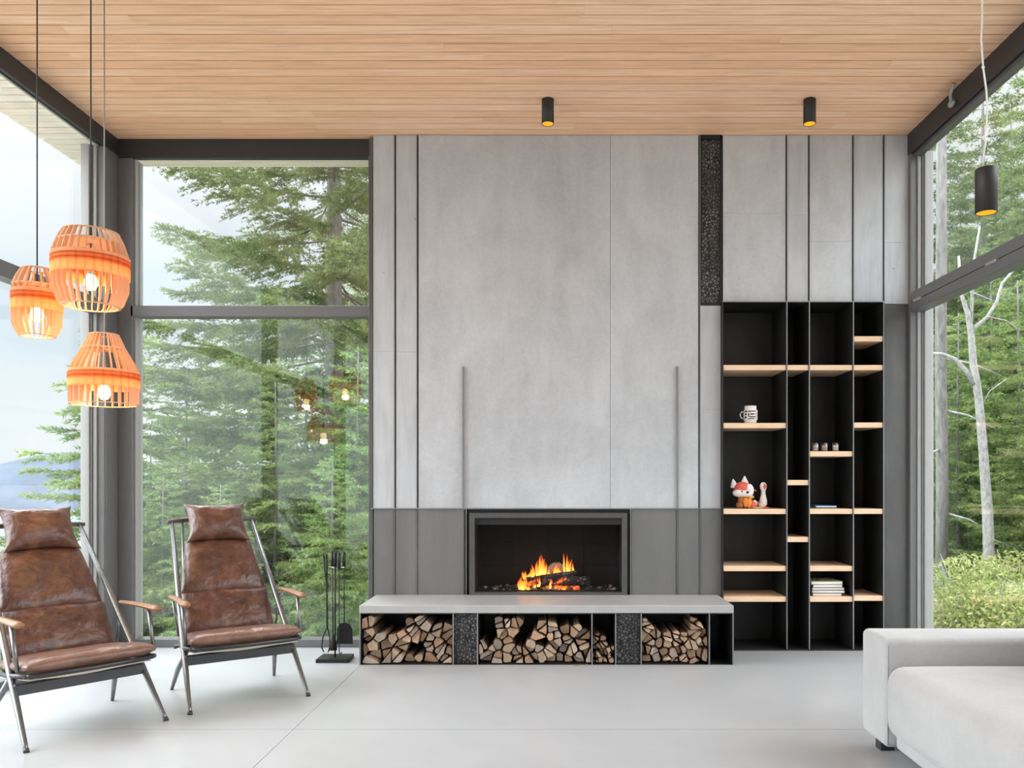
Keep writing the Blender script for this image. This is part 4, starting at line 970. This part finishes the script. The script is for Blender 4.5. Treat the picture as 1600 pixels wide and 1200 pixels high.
# toy goose
gz = thing('toy_goose', 'white upright toy goose with red beak beside the plush fox', 'toy', (Xf(1198), sy+.08, zf))
b = MB(); b.lathe([(0, .008), (.015, .010), (.026, .03), (.027, .055), (.019, .09), (.0145, .115), (.016, .13), (.023, .148), (.024, .165), (.017, .183), (0, .19)], 18); b.build('body', wht, gz)
b = MB(); b.ball((.004, -.024, .158), (.011, .010, .018)); b.build('beak', red, gz)
for s in (-1, 1):
    b = MB(); b.ball((s*.016+.003, -.022, .006), (.017, .026, .006)); b.tube([(s*.008, -.004, .006), (s*.006, 0, .025)], .005, 8); b.build('foot', red, gz)

# ------------------------------------------------------------------ outdoors: ground, hills, trees
def gh(x, y):
    r = 1/(1+np.exp(-(x+.5)/.8)); right = -.75+.085*np.clip(y-5.5, 0, 14)-.0*(x)
    left = -1.35-.16*np.clip(-(x+4.5), 0, 30)-.10*np.clip(y-14, 0, 60)*(x < 3)-.25*np.clip(-(x+30), 0, 90)
    return r*right+(1-r)*left
gx = np.concatenate([np.linspace(-130, -30, 16), np.linspace(-28, 24, 53), np.linspace(27, 90, 16)]); gy = np.concatenate([np.linspace(-60, -6, 12), np.linspace(-5, 40, 46), np.linspace(44, 140, 18)])
GX, GY = np.meshgrid(gx, gy); rs = np.random.RandomState(1)
GZ = gh(GX, GY)+rs.uniform(-.06, .06, GX.shape); inside = (GX > XL-.6) & (GX < XR+.6) & (GY < 6.6) & (GY > YB-1); GZ[inside] = np.minimum(GZ[inside], -.5)
V = np.stack([GX.ravel(), GY.ravel(), GZ.ravel()], 1); nx_ = len(gx); q = [(j*nx_+i, j*nx_+i+1, (j+1)*nx_+i+1, (j+1)*nx_+i) for j in range(len(gy)-1) for i in range(nx_-1)]
o = big_mesh('ground', V, np.array(q), M['ground'], smooth=True); struct(o, 'sloping forest floor outside the windows', 'ground')
def ridge(name, label, cat, x0, x1, Y, prof, depth, mat, base, kind=None):
    n = 90; m = 14; xs_ = np.linspace(x0, x1, n); P = np.interp(xs_, [p[0] for p in prof], [p[1] for p in prof]); rs = np.random.RandomState(5); vs = []
    for j in range(m):
        t = j/(m-1); hh = math.sin(math.pi*min(1, t*1.15))**.8 if t < .87 else 0
        nn = np.convolve(rs.uniform(-1, 1, n+8), np.ones(9)/9, 'valid')*8
        for i in range(n): vs.append((xs_[i], Y+depth*(t-.45), base+(P[i]-base)*max(0, hh)*(1 if abs(t-.43) < .1 else .98)+nn[i]*hh*.6))
    q = [(j*n+i, j*n+i+1, (j+1)*n+i+1, (j+1)*n+i) for j in range(m-1) for i in range(n-1)]
    return big_mesh(name, np.array(vs), np.array(q), mat, smooth=True)
YM = 1500.0
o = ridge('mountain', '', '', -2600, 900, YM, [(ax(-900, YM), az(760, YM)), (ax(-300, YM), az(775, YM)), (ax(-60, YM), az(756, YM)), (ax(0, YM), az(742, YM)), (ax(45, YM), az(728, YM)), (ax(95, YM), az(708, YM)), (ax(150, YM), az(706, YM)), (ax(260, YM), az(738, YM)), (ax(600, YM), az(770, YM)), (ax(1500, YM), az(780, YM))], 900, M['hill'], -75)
tag(o, 'distant haze-tinted blue mountain ridge beyond the left window', 'mountain'); o['kind'] = 'structure'
b = MB(); b.add([(-3500, 60, -16), (2500, 60, -16), (2500, 2600, -75), (-3500, 2600, -75)], [(0, 1, 2, 3)])
struct(b.build('ground_valley', M['valley']), 'haze-tinted forested valley floor far below the house', 'ground')

def needles_from(P0, D, L, rs, nl, step, per, wid):
    """thin triangles set around many straight twigs"""
    cnt = np.maximum(2, (L/step).astype(int)); tot = int(cnt.sum())*per
    idx = np.repeat(np.arange(len(L)), cnt*per); fr = rs.rand(tot)
    base = P0[idx]+D[idx]*(L[idx]*fr)[:, None]; base[:, 2] -= .10*L[idx]*fr*fr
    d = D[idx]; r = rs.normal(size=(tot, 3)); r -= d*np.sum(r*d, 1)[:, None]; r /= np.linalg.norm(r, axis=1)[:, None]+1e-9
    nd = d*.75+r*.8; nd[:, 2] += .12; nd /= np.linalg.norm(nd, axis=1)[:, None]
    sd = np.cross(nd, rs.normal(size=(tot, 3))); sd /= np.linalg.norm(sd, axis=1)[:, None]+1e-9
    ln = nl*rs.uniform(.7, 1.25, tot)
    V = np.stack([base-sd*wid/2, base+sd*wid/2, base+nd*ln[:, None]], 1).reshape(-1, 3)
    return V, np.arange(tot*3).reshape(-1, 3)
def spruce_mesh(seed, H, R, nb, z0, nl=.035, step=.03, per=3, wid=.008, sparse=1.0, droop=.28, trunk_r=.15, azlim=None):
    rs = np.random.RandomState(seed); P0 = []; D = []; L = []; wood = MB()
    wood.tube([(0, 0, -.3), (.03, 0, H*.3), (-.02, .02, H*.65), (0, 0, H)], [trunk_r*1.15, trunk_r*.85, trunk_r*.45, .012], 9)
    for i in range(nb):
        t = z0+(1-z0)*(i+rs.rand())/nb; z = H*t; az_ = i*2.39996+rs.uniform(-.4, .4)
        Lb = R*((1-t)/(1-z0))**.75*rs.uniform(.65, 1.1)+.12
        d = np.array([math.cos(az_), math.sin(az_), 0]); dr = droop*rs.uniform(.6, 1.3)*(1.15-t); up = .20*(1-.3*t)+.3*max(0, t-.6)
        S_ = np.linspace(0, 1, 7)
        def pt(s): return np.array([0, 0, z])+d*Lb*s+np.array([0, 0, Lb*(-dr*s*1.6+(dr*.9+up*.35)*s*s)])
        wood.tube([tuple(pt(s)) for s in S_], [max(.004, trunk_r*.16*(Lb/R)**.6*(1-.85*s)) for s in S_], 5, cap=False)
        nt = max(4, int(Lb/.085*sparse)); perp = np.array([-d[1], d[0], 0])
        for k in range(nt):
            s = .16+.84*(k+rs.rand())/nt; p = pt(s); e = pt(min(1.05, s+.05))-pt(s-.05); e /= np.linalg.norm(e)
            for sg in (-1, 1):
                l = (.34*Lb*(1-s)**.7+.10+.06*rs.rand())*rs.uniform(.6, 1.15)
                v = e*rs.uniform(.55, 1.0)+perp*sg*rs.uniform(.5, 1.0)+np.array([0, 0, rs.uniform(-.38, .12)]); v /= np.linalg.norm(v)
                P0.append(p); D.append(v); L.append(l)
                if l > .28:
                    for q_ in range(int(l/.10)):
                        f = rs.uniform(.25, .95); w = v*.7+np.cross(v, [0, 0, 1])*rs.choice((-1, 1))*rs.uniform(.4, .9)+np.array([0, 0, rs.uniform(-.3, .15)]); w /= np.linalg.norm(w)
                        P0.append(p+v*l*f); D.append(w); L.append(rs.uniform(.08, .2)*(1.2-f*.5))
            if s > .9: P0.append(p); D.append(e); L.append(.14)
    V, T_ = needles_from(np.array(P0), np.array(D), np.array(L), rs, nl, step, per, wid)
    return wood, V, T_
stats = []
def make_spruce(args, mat):
    wood, V, T_ = spruce_mesh(**args); stats.append(len(T_))
    r = bpy.data.objects.new('spruce_tree', None); C.objects.link(r); r.empty_display_size = .3
    wood.build('trunk', M['trunk'], r); big_mesh('foliage', V, T_, mat, r); return r
def place(o, x, y, s, rz, label, group, name=None, dz=0.0, sz=None):
    o.location = (x, y, float(gh(np.array(x), np.array(y)))+dz); o.rotation_euler = (0, 0, rz); o.scale = (s, s, sz or s); tag(o, label, 'tree', group); return o
big = make_spruce(dict(seed=4, H=15.5, R=4.4, nb=165, z0=.05, nl=.05, step=.022, per=3, wid=.012, trunk_r=.17, droop=.26, sparse=1.1), M['needles'])
place(big, ax(523, 13.0), 13.0, 1, 2.1, 'large spruce with thick trunk filling the right of the front window', None, dz=-.3)
mid = make_spruce(dict(seed=7, H=5.2, R=1.75, nb=110, z0=.03, nl=.05, step=.026, per=3, wid=.013, trunk_r=.045, droop=.20, sparse=1.25), M['needles2'])
yng = make_spruce(dict(seed=12, H=4.2, R=1.2, nb=70, z0=.03, nl=.055, step=.020, per=4, wid=.013, trunk_r=.05, droop=.12), M['needles2'])
far = make_spruce(dict(seed=15, H=11, R=2.3, nb=130, z0=.03, nl=.075, step=.045, per=3, wid=.020, trunk_r=.13, droop=.25, sparse=1.2), M['needles'])
first = {}
def put(proto, x, y, s, rz, label, group, **kw):
    o = proto if id(proto) not in first else copy_tree(proto); first[id(proto)] = 1; return place(o, x, y, s, rz, label, group, **kw)
GA, GB, GC, GD = 'young spruces outside the front window', 'tall spruces beyond the front window', 'tall spruces beyond the right window', 'young spruces outside the right window'
# left corner young tree and front thicket
put(yng, ax(182, 9.6), 9.6, 1.45, .6, 'young spruce seen beside the corner post with branches reaching left', GA, sz=1.05)
for (px, Y, s, rz, l) in ((292, 11.0, .80, 2.2, 'bushy young spruce behind the right lounge chair'), (430, 9.8, .72, 4.0, 'bushy young spruce low in the middle of the front window'), (560, 10.2, .80, 1.0, 'bushy young spruce at the right edge of the front window'), (365, 15.0, 1.12, 3.1, 'young spruce behind the chair, farther back'), (235, 13.5, .72, 5.2, 'young spruce at the left edge of the front window'), (480, 16.5, 1.2, .3, 'young spruce behind the trunk of the large spruce'),
                          (345, 8.6, .48, 1.7, 'low young spruce just outside, behind the chair back'), (520, 8.4, .52, .9, 'low young spruce just outside, behind the tool stand'), (255, 9.0, .50, .2, 'low young spruce just outside, left of the right chair'), (60, 12.5, .50, 2.9, 'low young spruce below the mountain at left')):
    put(mid, ax(px, Y), Y, s, rz, l, GA)
for (px, Y, s, rz, l) in ((600, 19, 1.05, 1.1, 'tall spruce behind the large spruce, hidden by the wall'), (560, 25, 1.0, 2.1, 'tall distant spruce at the right of the front window'), (430, 30, .72, 3.3, 'tall distant spruce in the middle of the front window'), (330, 27, .55, .6, 'distant spruce left of the middle of the front window')):
    put(far, ax(px, Y), Y, s, rz, l, GB)
# right side
for (px, Y, s, rz, l) in ((1535, 15.5, .86, 2.6, 'tall spruce behind the birch in the right window'), (1470, 14, .80, 4.4, 'tall spruce at the left edge of the right window'), (1625, 13, .80, .2, 'tall spruce at the right edge of the photo'), (1580, 20, .92, 1.5, 'tall spruce between the other right window spruces'), (1500, 22, .78, 3.5, 'distant spruce behind the tall right window spruces'), (1700, 17, .9, 5.0, 'tall spruce beyond the right edge')):
    put(far, ax(px, Y), Y, s, rz, l, GC)
for (px, Y, s, rz, l) in ((1498, 10.6, .72, 1.2, 'young green spruce left of the birch trunk'), (1590, 10.5, .80, 2.7, 'young green spruce right of the birch trunk'), (1548, 12.5, .92, 3.9, 'young green spruce just behind the birch trunk'), (1640, 9.2, .65, .4, 'young green spruce at the right edge of the window')):
    put(mid, ax(px, Y), Y, s, rz, l, GD)
# birch and grey trunk
Yb = 9.0; bt = thing('birch_tree', 'pale crooked birch trunk with forked top in the right window', 'tree', tuple(at(1547, 910, Yb)))
def rel(x, y, dy=0): p = at(x, y, Yb)-bt.location; return (p.x, dy, p.z)
b = MB(); b.tube([rel(1548, 960), rel(1546, 890), rel(1543, 800), rel(1536, 700), rel(1529, 620), rel(1521, 570), rel(1517, 520), rel(1512, 490), rel(1502, 460), rel(1498, 400)], [.07, .060, .056, .048, .043, .04, .034, .027, .02, .013], 12); b.build('trunk', M['birch'], bt)
for pts, r in (([(1522, 600), (1512, 580), (1495, 560), (1478, 552), (1462, 550)], .032), ([(1516, 520), (1526, 510), (1545, 495), (1562, 470), (1572, 440), (1590, 420)], .026), ([(1517, 510), (1520, 480), (1523, 440), (1528, 400), (1538, 350)], .022), ([(1545, 840), (1570, 850), (1600, 860)], .012), ([(1545, 495), (1575, 500), (1600, 515)], .010), ([(1530, 640), (1550, 610), (1580, 590)], .008)):
    b = MB(); n = len(pts); b.tube([rel(x, y, .12*i/n) for i, (x, y) in enumerate(pts)], [r*(1-.6*i/n) for i in range(n)], 8); b.build('branch', M['birch'], bt)
Yt = 9.5; t2 = thing('tree_trunk', 'straight grey tree trunk just outside the right window frame', 'tree', tuple(at(1471, 900, Yt)))
b = MB(); zz = [at(1471, y, Yt).z-t2.location.z for y in (960, 760, 560, 360, 160)]; b.tube([(.0, 0, zz[0]), (.01, 0, zz[1]), (-.01, 0, zz[2]), (.0, 0, zz[3]), (.0, 0, zz[4])], [.075, .068, .064, .06, .055], 12); b.build('trunk', M['trunk'], t2)
for (y, a, l) in ((640, .3, .5), (700, 2.9, .45), (560, -.4, .6), (800, .2, .5), (450, .5, .6)):
    z = at(0, y, Yt).z-t2.location.z; b = MB(); b.tube([(0, 0, z), (math.cos(a)*l*.5, -.15, z-.08), (math.cos(a)*l, -.3, z-.25)], [.016, .011, .004], 6); b.build('dead_branch', M['birch'], t2)

def leafy(seed, R, Hh, n, lw):
    rs = np.random.RandomState(seed); th = rs.rand(n)*6.283; rr = R*np.sqrt(rs.rand(n)); h = Hh*(1-(rr/R)**2*.6)*(.15+.85*rs.rand(n)**.6)
    c = np.stack([rr*np.cos(th), rr*np.sin(th), h], 1); d = rs.normal(size=(n, 3)); d /= np.linalg.norm(d, axis=1)[:, None]; s = np.cross(d, rs.normal(size=(n, 3))); s /= np.linalg.norm(s, axis=1)[:, None]
    l = lw*rs.uniform(.6, 1.3, n)[:, None]
    V = np.stack([c-d*l, c+s*l*.45, c+d*l, c-s*l*.45], 1).reshape(-1, 3); return V, np.arange(n*4).reshape(-1, 4)
V, T_ = leafy(3, .75, .95, 5200, .028)
def shrub_proto():
    r = bpy.data.objects.new('shrub', None); C.objects.link(r); big_mesh('foliage', V, T_, M['leaf'], r)
    b = MB(); rnd = random.Random(4)
    for i in range(14):
        a = rnd.uniform(0, 6.28); l = rnd.uniform(.3, .6); b.tube([(0, 0, 0), (math.cos(a)*l*.4, math.sin(a)*l*.4, .4), (math.cos(a)*l, math.sin(a)*l, rnd.uniform(.6, .95))], [.01, .007, .003], 5)
    b.build('stems', M['birch'], r); return r
sp = shrub_proto()
for i, (px, Y, s, rz, l) in enumerate(((1490, 7.4, .85, 0, 'yellow green shrub low at the left of the right window'), (1555, 7.2, .95, 1.4, 'yellow green shrub low in the middle of the right window'), (1622, 7.0, 1.0, 2.5, 'yellow green shrub low at the right edge of the window'), (1520, 8.4, 1.0, 4.1, 'yellow green shrub behind the low right window shrubs'), (1590, 8.6, 1.0, 5.0, 'yellow green shrub at the foot of the birch'),
                                       (30, 7.5, .9, 1.0, 'shrub below the left window behind the left chair'), (110, 9.0, .8, 2.0, 'shrub low outside by the corner post'), (450, 7.6, .85, 3.0, 'shrub low outside behind the tool stand'))):
    o = sp if i == 0 else copy_tree(sp); z = float(gh(np.array(ax(px, Y)), np.array(Y))); o.location = (ax(px, Y), Y, z); o.scale = (s, s, s); o.rotation_euler = (0, 0, rz); tag(o, l, 'shrub', 'low shrubs outside the windows')
print('logs', nlog, 'needles', stats)
